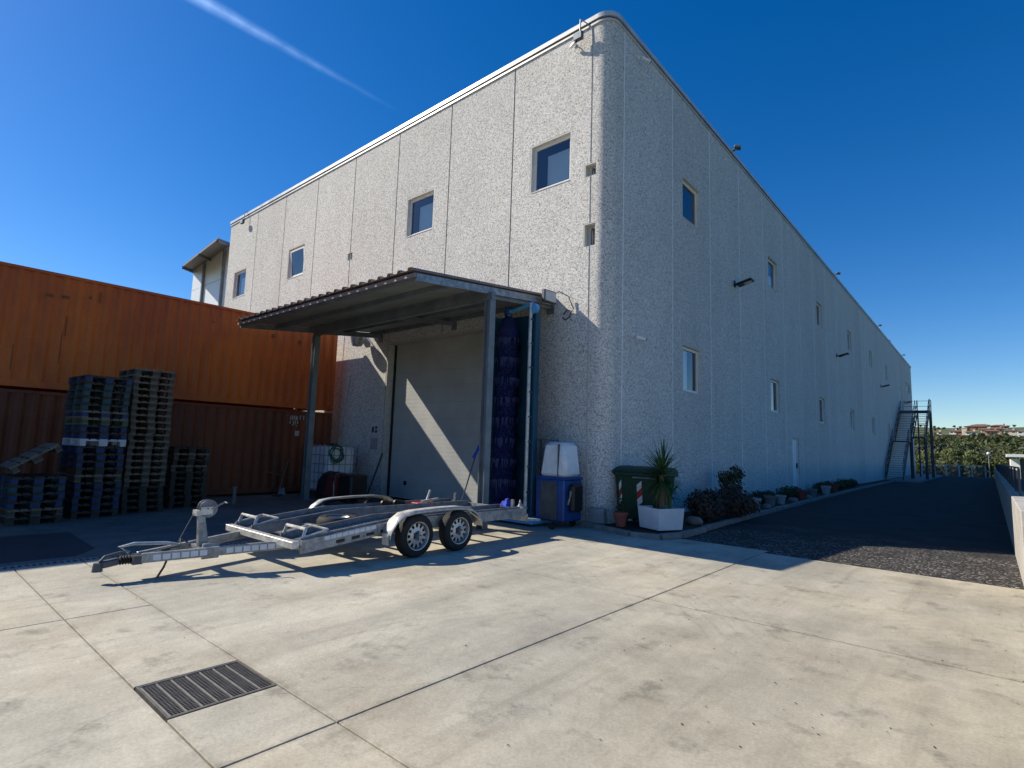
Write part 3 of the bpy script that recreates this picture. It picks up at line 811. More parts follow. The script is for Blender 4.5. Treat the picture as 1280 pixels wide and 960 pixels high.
def roof_lamp(x, y, out, label):
    """floodlight on a hooked arm over the coping; out = unit vector away from the wall"""
    o = Vector((out[0], out[1], 0)); s = Vector((-o.y, o.x, 0)); b = Vector((x, y, WT+0.24))
    t = thing('roof_floodlight', b, label, 'lamp', 'floodlights hooked over the coping')
    MB().tube([b-o*0.2, b-o*0.02+Vector((0,0,0.06)), b+o*0.12, b+o*0.14-Vector((0,0,0.45))], 0.018).build('arm', GALV, t)
    c = b+o*0.20-Vector((0,0,0.52))
    MB().bar(c-s*0.13, c+s*0.13, 0.10, 0.20).build('housing', STEELD, t, bevel=0.01)
    MB().bar(c+o*0.052-s*0.11, c+o*0.052+s*0.11, 0.006, 0.16).build('lens', LENS, t)
    return t
def roof_spot(y, label):
    b = Vector((RX+0.05, y, WT+0.24))
    t = thing('roof_spotlight', b, label, 'lamp', 'small spotlights on the long roof edge')
    MB().box(b.x-0.12, b.x+0.06, y-0.06, y+0.06, WT+0.237, WT+0.26).build('foot', STEELD, t)
    MB().bar((b.x+0.02, y, WT+0.26), (b.x+0.10, y, WT+0.32), 0.03).build('arm', STEELD, t)
    MB().bar((b.x+0.06, y-0.02, WT+0.34), (b.x+0.26, y+0.03, WT+0.28), 0.26, 0.09).build('housing', STEELD, t, bevel=0.02)
for y, l in ((19.1, 'spotlight on the long roof edge nearest the rounded corner'), (36.5, 'spotlight on the long roof edge, second from the rounded corner'), (53.0, 'spotlight on the long roof edge above the foot of the metal stairs'), (69.5, 'spotlight on the long roof edge above the ribbon window')):
    roof_spot(y, l)
roof_lamp(-7.30, FY-0.02, (0, -1), 'floodlight hooked over the front coping beside the rounded corner')
roof_lamp(-26.5, FY-0.02, (0, -1), 'floodlight hooked over the front coping at the end with the white annex')
def camera_thing(p, out, label):
    o = Vector((out[0], out[1], 0)); p = Vector(p); s = Vector((-o.y, o.x, 0))
    t = thing('security_camera', p, label, 'camera')
    MB().cyl(p, p+o*0.03, 0.05, 12).build('mount', WHITEP, t)
    MB().tube([p+o*0.03, p+o*0.10, p+o*0.13-Vector((0,0,0.05))], 0.015).build('arm', WHITEP, t)
    c = p+o*0.14-Vector((0,0,0.09))
    MB().bar(c-s*0.05-o*0.02, c+s*0.18+o*0.10-Vector((0,0,0.04)), 0.075).build('housing', WHITEP, t, bevel=0.012)
    MB().bar(c+s*0.17+o*0.095-Vector((0,0,0.038)), c+s*0.20+o*0.112-Vector((0,0,0.047)), 0.05).build('lens', BLACK, t)
camera_thing((-7.55, FY, 12.0), (0, -1), 'small white camera under the front coping near the rounded corner')
camera_thing((RX, 12.15, 12.0), (1, 0), 'small white camera under the long-side coping near the rounded corner')
camera_thing((RX, 11.95, 4.55), (1, 0), 'small white camera low on the long wall above the green bin')
# little things far along the roof
tag(MB().box(-7.3, -6.7, 56.8, 57.3, WT+0.236, WT+0.62).bar((-7.0, 57.0, WT+0.62), (-6.8, 57.1, WT+0.95), 0.08).build('roof_vent', WHITEP), 'white sheet-metal vent cap on the long roof edge', 'vent')
tag(MB().box(-7.6, -6.75, 62.2, 63.6, WT+0.236, WT+0.75).box(-7.65, -6.70, 62.15, 63.65, WT+0.751, WT+0.80).build('roof_hatch', REVEAL), 'square grey hatch standing on the far roof edge', 'hatch')

# ------------------------------------------------------------------ annex with lean-to roof at the far left end
an = thing('annex', (-31, 12.5, 0), 'white panelled annex with a grey lean-to roof at the end of the warehouse', 'building')
AY = 12.0
xsA = [-36.75, -34.85, -32.0, -28.45]
for i in range(3):
    for z0, z1 in ((0, 5.4), (5.42, 7.9), (7.92, 10.6), (10.62, 12.3)):
        MB().box(xsA[i]+0.01, xsA[i+1]-0.01, AY, AY+0.12, z0, z1).build('cladding_panel', mat('annex_white_panel', (0.80, 0.82, 0.84), (0.72, 0.74, 0.77), 0.45), an)
MB().box(xsA[0], xsA[-1], AY+0.13, AY+6, 0, 12.25).build('annex_body', WHITEP, an)
for x in xsA[1:3]:
    MB().box(x-0.06, x+0.06, AY-0.14, AY-0.004, 0, 12.2).build('post', STEELG, an)
def prf(px, py, Y): return at(px, py, Y)
a_, b_, c_, d_ = at(229, 333, 10.55), at(272, 299.5, 10.55), at(291, 307, 12.3), at(243, 339, 12.3)
th = Vector((0, 0, 0.10))
MB().hexa([a_, b_, c_, d_], [a_+th, b_+th, c_+th, d_+th]).build('roof', mat('brown_grey_soffit', (0.22, 0.20, 0.18), (0.16, 0.145, 0.13), 0.7), an)
for k in (0.0, 0.5, 1.0):
    p, q = a_.lerp(b_, k), d_.lerp(c_, k)
    MB().bar(p-th*0.9+Vector((0,0,0.02)), q-th*0.9+Vector((0,0,0.02)), 0.10, 0.16).build('rafter', STEELD, an)

# ------------------------------------------------------------------ canopy over the big door
cn = thing('canopy', (-11.3, 8.2, 0), 'grey steel canopy with corrugated roof over the big warehouse door', 'canopy')
PX = (-15.15, -8.02); PY = 8.45
CX0, CX1, CY0, CY1 = -15.62, -8.0, 6.36, 10.73
def cz(y): return 4.84+(y-CY0)*(5.32-4.84)/(CY1-CY0)
# corrugated sheets: seven, ribs running front to back
ns = 8
for k in range(ns):
    xa = CX0+(CX1-CX0)*k/ns; xb = CX0+(CX1-CX0)*(k+1)/ns
    mb = MB(); pts = []
    pitch = (xb-xa)/3
    for r in range(3):
        x = xa+r*pitch
        pts += [(x, 0), (x+pitch*0.62, 0), (x+pitch*0.70, 0.055), (x+pitch*0.90, 0.055)]
    pts.append((xb, 0))
    lift = 0.003*(k % 2)
    for (x, h) in pts:
        for (y, dz) in ((CY0-0.10, 0), (CY1, 0), (CY0-0.10, -0.006), (CY1, -0.006)):
            mb.v.append((x, y, cz(y)+0.10+h+dz+lift))
    n = len(pts)
    for i in range(n-1):
        a, b = 4*i, 4*i+4
        mb.f += [(a, b, b+1, a+1), (a+2, a+3, b+3, b+2), (a, a+2, b+2, b), (a+1, b+1, b+3, a+3)]
    mb.f += [(0, 1, 3, 2), (4*n-4, 4*n-2, 4*n-1, 4*n-3)]
    mb.build('roof_sheet', CORRU, cn)
# soffit sheets under the corrugation
for k in range(4):
    xa = CX0+0.06+(CX1-CX0-0.12)*k/4; xb = CX0+0.06+(CX1-CX0-0.12)*(k+1)/4
    MB().hexa([(xa+.004, CY0+.05, cz(CY0+.05)+.06), (xb-.004, CY0+.05, cz(CY0+.05)+.06), (xb-.004, CY1-.02, cz(CY1)+.06), (xa+.004, CY1-.02, cz(CY1)+.06)],
              [(xa+.004, CY0+.05, cz(CY0+.05)+.085), (xb-.004, CY0+.05, cz(CY0+.05)+.085), (xb-.004, CY1-.02, cz(CY1)+.085), (xa+.004, CY1-.02, cz(CY1)+.085)]).build('soffit_sheet', SOFFIT, cn)
# purlins along x, fascia rails
for y in (CY0+0.08, CY0+1.05, PY, CY0+3.2, CY1-0.1):
    h = 0.11
    MB().box(CX0+0.07, CX1-0.07, y-0.04, y+0.04, cz(y)+0.056-h, cz(y)+0.056).build('purlin', STEELG, cn)
MB().box(CX0, CX1, CY0-0.03, CY0+0.03, cz(CY0)-0.02, cz(CY0)+0.05).build('front_fascia', CORRU, cn)
for x, m in ((CX0+0.03, STEELG), (CX1-0.03, GALV)):
    mb = MB(); ya, yb = CY0+0.04, CY1
    mb.hexa([(x-.028, ya, cz(ya)-.09), (x+.028, ya, cz(ya)-.09), (x+.028, yb, cz(yb)-.09), (x-.028, yb, cz(yb)-.09)],
            [(x-.028, ya, cz(ya)+.055), (x+.028, ya, cz(ya)+.055), (x+.028, yb, cz(yb)+.055), (x-.028, yb, cz(yb)+.055)])
    mb.build('side_fascia', m, cn)
MB().box(PX[0]-0.1, PX[1]+0.1, PY-0.06, PY+0.06, 4.84, cz(PY)-0.056).build('main_beam', STEELG, cn)
for i, x in enumerate(PX):
    p = MB()
    p.box(x-0.085, x-0.072, PY-.085, PY+.085, 0.012, 4.838).box(x+0.072, x+0.085, PY-.085, PY+.085, 0.012, 4.838).box(x-0.0715, x+0.0715, PY-.006, PY+.006, 0.012, 4.838)
    po = p.build('post', STEELG, cn)
    MB().box(x-0.16, x+0.16, PY-.15, PY+.15, 0.0, 0.012).build('base_plate', STEELG, po)
# rafters back to the wall
for x in (-15.15, -11.6, -8.12):
    ya, yb = PY+0.07, FY-0.04
    MB().hexa([(x-.04, ya, cz(ya)-.17), (x+.04, ya, cz(ya)-.17), (x+.04, yb, cz(yb)-.17), (x-.04, yb, cz(yb)-.17)], [(x-.04, ya, cz(ya)-.06), (x+.04, ya, cz(ya)-.06), (x+.04, yb, cz(yb)-.06), (x-.04, yb, cz(yb)-.06)]).build('rafter', STEELG, cn)
    MB().box(x-0.10, x+0.10, FY-0.035, FY-0.001, cz(yb)-0.30, cz(yb)-0.04).build('wall_bracket', STEELG, cn)
# downpipe rod of the left post and bowl lamp below the canopy
bl = thing('bowl_lamp', (-15.9, 10.3, 5.0), 'grey bowl-shaped lamp under the canopy beside the big door', 'lamp')
MB().tube([(-15.95, FY, 5.30), (-15.95, 10.45, 5.30), (-15.95, 10.38, 5.24)], 0.02).build('arm', GALV, bl)
MB().lathe([(0.06, 0.0), (0.16, 0.02), (0.21, 0.16), (0.24, 0.30), (0.10, 0.36), (0.04, 0.40)], (-15.95, 10.38, 4.90), n=20).build('shade', GALV, bl, smooth=True)
MB().box(-16.30, -16.05, FY-0.16, FY-0.002, 5.20, 5.34).build('gear_box', WHITEP, bl)
# floodlight at the right end of the canopy with loose cable
fl = thing('canopy_floodlight', (-7.86, 10.3, 5.3), 'square floodlight on the sunny end of the canopy with a loose cable', 'lamp')
c = Vector((-7.86, 10.30, 5.30))
MB().bar(c+Vector((-0.13, 0.10, 0.02)), c+Vector((0.02, 0, 0)), 0.05).build('bracket', STEELD, fl)
MB().bar(c+Vector((0, -0.21, 0.02)), c+Vector((0.04, 0.21, 0.02)), 0.10, 0.30).build('housing', STEELD, fl, bevel=0.012)
MB().bar(c+Vector((0.056, -0.18, 0.02)), c+Vector((0.094, 0.18, 0.02)), 0.008, 0.24).build('lens', LENS, fl)
MB().tube([c+Vector((0.02, 0.2, 0.12)), (-7.74, 10.58, 5.50), (-7.52, 10.66, 5.36), (-7.40, 10.71, 5.05), (-7.52, 10.72, 4.92)], 0.012, 6).build('cable', BLACK, fl)
MB().tube([c+Vector((0.02, 0.1, -0.12)), (-7.80, 10.45, 4.98), (-7.86, 10.5, 4.86)], 0.010, 6).build('cable', BLACK, fl)
MB().tube([(-7.72, FY-0.05, 4.88), (-7.62, FY-0.08, 4.80), (-7.50, FY-0.07, 4.86), (-7.46, FY-0.05, 5.0), (-7.58, FY-0.06, 5.05), (-7.7, FY-0.05, 4.95)], 0.016, 6).build('cable_coil', BLACK, fl)

# ------------------------------------------------------------------ shipping containers
CORA = mat('orange_container_paint', (0.58, 0.13, 0.015), (0.38, 0.070, 0.012), 0.6, 0.0, 1.1, fine=0.12, stretch=(1, 1, 0.35), bump=0.05, bscale=4)
CRED = mat('brown_red_container_paint', (0.21, 0.056, 0.020), (0.12, 0.033, 0.014), 0.65, 0.0, 1.4, fine=0.15, stretch=(1, 1, 0.35))
CGREY = mat('grey_container_paint', (0.25, 0.26, 0.27), (0.18, 0.19, 0.2), 0.6, 0, 2)
def container(x1, y1, z0, L, h, m, label, top=True):
    """long container, one long side at x = x1, far end at y = y1"""
    x0 = x1-2.44; y0 = y1-L
    t = thing('shipping_container', ((x0+x1)/2, (y0+y1)/2, z0), label, 'container', 'stacked shipping containers')
    # corrugated sides
    for side in (1, 0):
        mb = MB(); X = x1-0.02 if side else x0+0.02; s = 1 if side else -1
        ya, yb = y0+0.14, y1-0.14; n = int((yb-ya)/0.278); p = (yb-ya)/n
        prof = []
        for i in range(n):
            y = ya+i*p; prof += [(y, 0), (y+p*0.26, 0), (y+p*0.5, 0.036), (y+p*0.76, 0.036)]
        prof.append((yb, 0))
        for (y, d) in prof:
            for z in (z0+0.16, z0+h-0.07):
                mb.v.append((X-s*d, y, z))
        k = len(prof)
        for i in range(k-1): mb.f.append((2*i, 2*i+2, 2*i+3, 2*i+1))
        mb.build('side_wall', m, t, fix=False)
    MB().box(x0+0.10, x1-0.10, y0+0.15, y1-0.15, z0+0.16, z0+h-0.04).build('inner_box', m, t)
    for s in (x0+0.03, x1-0.03):
        MB().box(s-0.03, s+0.03, y0+0.17, y1-0.17, z0+h-0.075, z0+h-0.004).build('top_rail', m, t)
        MB().box(s-0.03, s+0.03, y0+0.17, y1-0.17, z0+0.01, z0+0.165).build('bottom_rail', m, t)
        for y in (y0+0.07, y1-0.07):
            MB().box(s-0.03 if s > x0+1 else s-0.03, s+0.03, y-0.069, y+0.069, z0+0.13, z0+h-0.13).build('corner_post', m, t)
    for x in (x0+0.085, x1-0.085):
        for y in (y0+0.085, y1-0.085):
            for z in (z0, z0+h-0.118):
                MB().box(x-0.088, x+0.088, y-0.088, y+0.088, z, z+0.118).build('corner_casting', m, t, bevel=0.008)
    for y in (y0+0.03, y1-0.03):
        MB().box(x0+0.07, x1-0.07, y-0.02, y+0.02, z0+0.05, z0+h-0.05).build('end_wall', m, t)
    MB().box(x0+0.065, x1-0.065, y0+0.065, y1-0.065, z0+h-0.035, z0+h-0.012).build('roof', m, t)
    return t
KX = -16.95; KY = 10.25
lowc = container(KX, KY, 0.06, 12.19, 2.60, CRED, 'brown-red shipping container on the ground behind the pallet stacks')
upc = container(KX, KY, 2.72, 12.19, 2.84, CORA, 'orange shipping container stacked on the brown-red one beside the warehouse')
o = container(KX, KY-12.19-0.1, 0.06, 12.19, 2.60, CRED, 'brown-red shipping container in the row out beyond the pallet stacks')
o = container(KX, KY-12.19-0.1, 2.72, 12.19, 2.84, CORA, 'orange shipping container on top in the row out beyond the pallet stacks')
o = container(KX, 1.20, 5.58, 6.06, 1.40, CGREY, 'added unseen half-height grey container on the orange containers, shading the paving')  # added out of view, height chosen so its shadow covers the left paving
o = container(KX, 1.20-6.16, 5.58, 6.06, 1.40, CGREY, 'second added unseen half-height grey container on the orange row, shading the paving')  # another unseen sun blocker, added further along the row
for y in (KY-0.5, KY-6, KY-11.7, KY-12.8, KY-18, KY-24):
    tag(MB().box(KX-2.4, KX-0.04, y-0.1, y+0.1, 0.0, 0.06).build('timber_bearer', mat('old_timber', (0.14, 0.11, 0.08), (0.08, 0.065, 0.05), 0.9)), 'flat timber bearer under the containers', 'bearer', 'timber bearers under the containers')
# stencilled marks, scrape marks and welded lugs
STEN = mat('faded_stencil', (0.55, 0.50, 0.47), (0.30, 0.24, 0.22), 0.8, scale=14)
def on_side(y, z, w, h, m, par, name, d=0.003):
    MB().box(KX-0.022, KX-0.018+d, y-w/2, y+w/2, z-h/2, z+h/2).build(name, m, par)
rs = random.Random(3)
for row, (z, cells) in enumerate(((2.42, (8.78, 8.84, 8.90, 8.96, 9.00, 9.10, 9.22)), (2.26, (8.77, 8.88, 8.94, 9.02)), (2.17, (8.86, 8.99)))):
    for y in cells: on_side(y, z+rs.uniform(-.02, .02), 0.035, (0.16, 0.12, 0.05)[row]*rs.uniform(0.7, 1.1), STEN, lowc, 'stencil_mark')
on_side(9.03, 1.92, 0.14, 0.17, STEN, lowc, 'stencil_mark')
for (y, z, w, h) in ((2.48, 4.98, .14, .06), (2.78, 5.0, .14, .07), (3.27, 5.1, .05, .05), (8.0, 4.95, .08, .10), (8.9, 4.9, .05, .12), (6.2, 5.05, .06, .05)):
    on_side(y, z, w, h, RUST, upc, 'rusty_lug', 0.02)
for (y, z, w, h) in ((2.80, 3.75, .025, .75), (2.86, 4.3, .02, .5), (3.47, 5.15, .02, .3), (1.95, 3.4, .02, .6), (5.2, 3.2, .02, .5)):
    on_side(y, z, w, h, RUST, upc, 'rust_streak', 0.001)

# ------------------------------------------------------------------ pallets
WOOD = mat('weathered_pallet_wood', (0.21, 0.165, 0.115), (0.11, 0.085, 0.06), 0.85, scale=9, stretch=(1, 1, 4), fine=0.2)
WOODD = mat('dark_pallet_wood', (0.075, 0.058, 0.044), (0.04, 0.032, 0.026), 0.88, scale=9, fine=0.2)
WOODM = mat('grey_pallet_block', (0.11, 0.09, 0.068), (0.06, 0.048, 0.037), 0.88, scale=9, fine=0.2)
BLUEP = mat('blue_painted_pallet', (0.03, 0.055, 0.15), (0.02, 0.04, 0.10), 0.75, scale=8, fine=0.2)
TEALP = mat('teal_painted_pallet', (0.03, 0.09, 0.11), (0.02, 0.06, 0.08), 0.75, scale=8, fine=0.2)
GREENP = mat('green_painted_pallet', (0.05, 0.12, 0.065), (0.03, 0.075, 0.045), 0.75, scale=8, fine=0.2)
GREYP = mat('pale_grey_pallet', (0.55, 0.55, 0.56), (0.42, 0.42, 0.44), 0.7, scale=8)
PL, PW, PH = 1.2, 0.8, 0.144
def pallet_proto(m, mblock, label):
    t = thing('pallet', (0, 0, 0), label, 'pallet', 'stacked pallets by the containers')
    first = None
    for y, w in ((-0.3275, 0.145), (-0.175, 0.10), (0, 0.145), (0.175, 0.10), (0.3275, 0.145)):
        MB().box(-PL/2, PL/2, y-w/2, y+w/2, 0.122, 0.144).build('deck_board', m, t)
    for x in (-0.5275, 0, 0.5275):
        MB().box(x-0.0725, x+0.0725, -PW/2, PW/2, 0.1005, 0.1215).build('cross_board', m, t)
        for y, w in ((-0.35, 0.10), (0, 0.145), (0.35, 0.10)):
            MB().box(x-0.0725, x+0.0725, y-w/2, y+w/2, 0.0225, 0.100).build('block', mblock, t)
    for y, w in ((-0.35, 0.10), (0, 0.145), (0.35, 0.10)):
        MB().box(-PL/2, PL/2, y-w/2, y+w/2, 0, 0.022).build('bottom_board', m, t)
    return t
protos = {k: [a, b, None] for k, (a, b) in dict(wood=(WOOD, WOODM), dark=(WOODD, WOODD), blue=(WOODD, BLUEP), teal=(WOODD, TEALP), green=(WOOD, GREENP), grey=(GREYP, GREYP), bluew=(WOOD, BLUEP)).items()}
WORDS = dict(wood='plain wooden pallet', dark='dark wooden pallet', blue='blue-blocked pallet', teal='teal-blocked pallet', green='green-blocked pallet', grey='pale grey pallet', bluew='blue-blocked pale-boarded pallet')
def put_pallet(kind, loc, rot, label):
    p = protos[kind]
    if p[2] is None:
        o = p[2] = pallet_proto(p[0], p[1], label)
        KIDS[o.name] = list(o.children)
    else:
        o = dup(p[2], loc, 0, 1.0, label, 'stacked pallets by the containers')
    o.location = loc; o.rotation_euler = rot if not isinstance(rot, (int, float)) else (0, 0, rot)
    return o
rp_ = random.Random(21)
def stack(xf, yc, n, rz, kinds, name, wide=1.0):
    for i in range(n):
        k = kinds[i % len(kinds)] if isinstance(kinds, list) else kinds(i)
        jx, jy, jr = rp_.gauss(0, 0.012), rp_.gauss(0, 0.010), rp_.gauss(0, 0.008)
        loc = (xf-PL/2+jx, yc+jy, i*(PH+0.0008))
        put_pallet(k, loc, rz+jr, '%s, %s from the ground in the %s' % (WORDS[k], ORD[i], name))
stack(-13.45, 2.12, 6, R(4), lambda i: ['dark', 'wood', 'blue', 'blue', 'teal', 'blue'][i], 'low tilted-topped stack')
put_pallet('wood', (-14.02, 2.12, 0.872+0.275), (R(34), 0, 0), 'wooden pallet leaning tilted on top of the low blue stack')
bl_k = ['dark', 'blue', 'blue', 'blue', 'blue', 'wood', 'dark', 'blue', 'blue', 'blue', 'grey', 'blue', 'blue', 'green', 'bluew', 'teal', 'teal', 'teal', 'teal', 'blue']
stack(-13.90, 3.14, 20, R(3), bl_k, 'tall blue stack')
stack(-14.28, 4.10, 22, R(1.5), lambda i: 'wood' if i > 3 else 'dark', 'tallest plain wooden stack')
stack(-14.80, 5.22, 10, R(-2), lambda i: 'dark' if i not in (6, 8) else 'wood', 'short dark stack')

# ------------------------------------------------------------------ trailer
TC = -7.82                      # centre line (x); runs along y, coupling towards the camera's left
tr = thing('car_trailer', (TC, 6.0, 0), 'two-axle galvanised car transporter trailer parked with its coupling low', 'trailer')
def tz(y):                      # height of the runway top edge along the frame
    if y < 5.3: return 0.405+(y-3.75)*0.100
    return 0.56-0.004*(y-5.3)
YA, YB = 3.80, 8.25
GALVD = mat('dull_galvanised_runway', (0.24, 0.25, 0.27), (0.13, 0.14, 0.155), 0.5, 0.55, 7, fine=0.15)
PRINT = mat('runway_tread', (0.40, 0.41, 0.43), (0.27, 0.28, 0.30), 0.5, 0.6, 30)
TAPE = mat('reflective_tape', (0.74, 0.75, 0.76), (0.62, 0.63, 0.65), 0.35)
ysr = [YA+(YB-YA)*i/12 for i in range(13)]
def runway(xa, xb, name):
    """shallow channel: tread plate with two raised flanges, following tz"""
    mb = MB(); prof = [(xa, -0.13), (xb, -0.13), (xb, 0.03), (xb-0.035, 0.03), (xb-0.035, -0.06), (xa+0.035, -0.06), (xa+0.035, 0.03), (xa, 0.03)]
    n = len(prof)
    for y in ysr:
        for (x, h) in prof: mb.v.append((x, y, tz(y)+h))
    for k in range(len(ysr)-1):
        for i in range(n):
            j = (i+1) % n; mb.f.append((k*n+i, k*n+j, (k+1)*n+j, (k+1)*n+i))
    mb.f.append(tuple(reversed(range(n)))); mb.f.append(tuple((len(ysr)-1)*n+i for i in range(n)))
    r = mb.build(name, GALVD, tr)
    # row of punched studs along the tread
    s = MB()
    for i in range(62):
        y = YA+0.25+i*0.064
        for x in (xa+0.10, (xa+xb)/2, xb-0.10): s.cyl((x, y, tz(y)-0.061), (x, y, tz(y)-0.046), 0.020, 6, 0.012)
    stuff(s.build('tread_studs', PRINT, r))
    # loop stop at the front end
    y = YA+0.02; z = tz(y)
    f = MB()
    f.tube([(xa+0.02, y+0.02, z+0.01), (xa+0.03, y+0.06, z+0.13), (xb-0.03, y+0.06, z+0.13), (xb-0.02, y+0.02, z+0.01)], 0.022, 8)
    f.tube([(xa+0.02, y+0.02, z+0.02), (xa+0.03, y+0.38, z+0.10), (xb-0.03, y+0.38, z+0.10), (xb-0.02, y+0.02, z+0.02)], 0.016, 8)
    f.build('wheel_stop', ALU, r, smooth=True)
    return r
runway(TC+0.42, TC+0.98, 'runway'); runway(TC-0.98, TC-0.42, 'runway')
# side rail below the outer edge of each runway with slots and tape
for s in (1, -1):
    x = TC+s*1.0
    mb = MB(); n = 0
    for y in ysr:
        h = tz(y); mb.v += [(x-0.02, y, h-0.17), (x+0.02, y, h-0.17), (x+0.02, y, h+0.0), (x-0.02, y, h+0.0)]
    for k in range(len(ysr)-1):
        for i in range(4):
            j = (i+1) % 4; mb.f.append((k*4+i, k*4+j, k*4+4+j, k*4+4+i))
    mb.f.append((3, 2, 1, 0)); e = 4*(len(ysr)-1); mb.f.append((e, e+1, e+2, e+3))
    rl = mb.build('side_rail', GALV, tr)
    for i in range(4):
        y = 4.30+i*0.24
        MB().bar((x+s*0.021, y, tz(y)-0.115), (x+s*0.021, y+0.13, tz(y+0.13)-0.115), 0.004, 0.045).build('slot', BLACK, rl)
    for i in range(9):
        y = 4.12+i*0.092
        MB().bar((x+s*0.0215, y, tz(y)-0.035), (x+s*0.0215, y+0.082, tz(y+0.082)-0.035), 0.004, 0.05).build('reflective_patch', TAPE, rl)
# front cross beam, rear beams, cross members
yb = 3.72
MB().box(TC-1.01, TC+1.01, yb-0.05, yb+0.05, tz(yb)-0.09, tz(yb)+0.0).build('front_beam', ALU, tr, bevel=0.006)
for y in (4.6, 5.2, 7.1, 7.7):
    MB().box(TC-0.415, TC+0.415, y-0.04, y+0.04, tz(y)-0.15, tz(y)-0.07).build('cross_member', GALV, tr)
MB().box(TC-1.0, TC+1.0, YB+0.005, YB+0.10, 0.40, 0.53).build('rear_beam', GALV, tr)
lb = MB().box(TC-1.05, TC+1.05, YB+0.12, YB+0.15, 0.30, 0.44).build('lamp_board', ALU, tr)
MB().box(TC-0.9, TC+0.9, YB+0.10, YB+0.119, 0.34, 0.40).build('board_bracket', GALV, lb)
REDL = mat('red_lamp_lens', (0.45, 0.02, 0.02), (0.30, 0.015, 0.015), 0.3)
for s in (-1, 1): MB().box(TC+s*0.9-0.12, TC+s*0.9+0.12, YB+0.152, YB+0.19, 0.32, 0.42).build('tail_lamp', REDL, lb)
for s in (-1, 1): MB().box(TC+s*0.80-0.03, TC+s*0.80+0.03, YB-0.04, YB+0.003, 0.43, 0.70).build('rear_stake', GALVD, tr)
# rear ramp tray at the near corner
MB().hexa([(TC+0.45, YB+0.2, 0.30), (TC+1.0, YB+0.2, 0.30), (TC+1.0, YB+0.62, 0.26), (TC+0.45, YB+0.62, 0.26)], [(TC+0.45, YB+0.2, 0.34), (TC+1.0, YB+0.2, 0.34), (TC+1.0, YB+0.62, 0.30), (TC+0.45, YB+0.62, 0.30)]).build('ramp_tongue', ALU, tr)
# drawbar
def dz(y): return 0.215+(y-1.9)*0.062
for s in (1, -1):
    a, b = Vector((TC+s*0.07, 2.28, dz(2.28))), Vector((TC+s*0.80, 4.4, 0.335))
    db_ = MB().bar(a, b, 0.06, 0.11).build('drawbar', GALV, tr, bevel=0.005)
    if s == 1:
        d = (b-a).normalized(); nrm = Vector((d.y, -d.x, 0)).normalized()
        for i in range(15):
            if 6 <= i <= 7: continue
            p = a+d*(0.12+i*0.098)+nrm*0.033
            MB().bar(p, p+d*0.080, 0.004, 0.066).build('reflective_patch', TAPE, db_)
MB().bar((TC-0.10, 2.24, 0.225), (TC+0.10, 2.24, 0.225), 0.10, 0.10).build('drawbar_nose', STEELD, tr)
ch = MB().cyl((TC, 2.60, 0.26), (TC, 2.24, 0.235), 0.05, 12).build('overrun_tube', STEELD, tr)
bl_ = MB(); prof = []
for i in range(13): prof.append((0.038+0.018*(i % 2), 2.24-0.014*i))
bl_.lathe(prof, (TC, 0, 0.228), 'y', 14).build('rubber_bellows', RUBBER, ch)
cp = MB().bar((TC, 2.07, 0.225), (TC, 1.90, 0.20), 0.09, 0.08).build('coupling', STEELD, tr, bevel=0.015)
MB().cyl((TC, 1.87, 0.13), (TC, 1.87, 0.225), 0.055, 14, 0.045).build('ball_socket', STEELD, cp)
MB().tube([(TC, 1.88, 0.23), (TC, 1.93, 0.29), (TC, 2.08, 0.32), (TC, 2.13, 0.315)], 0.018, 8).build('coupling_handle', STEELD, cp)
MB().tube([(TC-0.12, 2.2, 0.29), (TC-0.14, 2.1, 0.36), (TC-0.14, 2.25, 0.385), (TC-0.12, 2.6, 0.36), (TC-0.1, 2.72, 0.33)], 0.02, 8).build('brake_lever', ALU, tr)
MB().tube([(TC+0.10, 2.55, 0.20), (TC+0.16, 2.50, 0.12), (TC+0.22, 2.42, 0.02)], 0.014, 6).build('breakaway_hook', RUST, tr)
MB().tube([(TC+0.02, 2.5, 0.30), (TC+0.05, 2.7, 0.34), (TC-0.03, 2.72, 0.42), (TC, 2.8, 0.36)], 0.012, 6).build('chain_tail', STEELD, tr)
# jockey clamp plate and winch post
MB().box(TC+0.20, TC+0.235, 2.90, 3.10, 0.17, 0.36).build('clamp_plate', GALV, tr)
WY = 2.98
wp = MB().hexa([(TC-0.05, WY-0.06, 0.30), (TC+0.05, WY-0.06, 0.30), (TC+0.05, WY+0.06, 0.30), (TC-0.05, WY+0.06, 0.30)], [(TC-0.035, WY-0.09, 0.70), (TC+0.035, WY-0.09, 0.70), (TC+0.035, WY-0.01, 0.70), (TC-0.035, WY-0.01, 0.70)]).build('winch_post', GALV, tr, bevel=0.008)
MB().box(TC-0.28, TC+0.28, WY-0.06, WY+0.06, 0.265, 0.299).build('post_base', GALV, wp)
wd = MB().lathe([(0.035, -0.045), (0.115, -0.045), (0.115, -0.038), (0.045, -0.036), (0.045, 0.036), (0.115, 0.038), (0.115, 0.045), (0.035, 0.045)], (TC, WY+0.02, 0.775), 'x', 22).build('winch_drum', GALVD, wp, smooth=True)
MB().box(TC+0.052, TC+0.060, WY-0.08, WY+0.07, 0.70, 0.80).box(TC-0.060, TC-0.052, WY-0.08, WY+0.07, 0.70, 0.80).box(TC-0.07, TC+0.07, WY-0.13, WY-0.082, 0.69, 0.76).build('winch_cheek', ALU, wp)
MB().tube([(TC+0.08, WY, 0.78), (TC+0.17, WY, 0.78), (TC+0.17, WY+0.16, 0.86), (TC+0.25, WY+0.16, 0.86)], 0.012, 6).build('winch_crank', GALV, wp)
MB().tube([(TC, WY-0.14, 0.72), (TC+0.02, 2.68, 0.38)], 0.006, 5).build('winch_strap', STEELD, wp)
# wheels



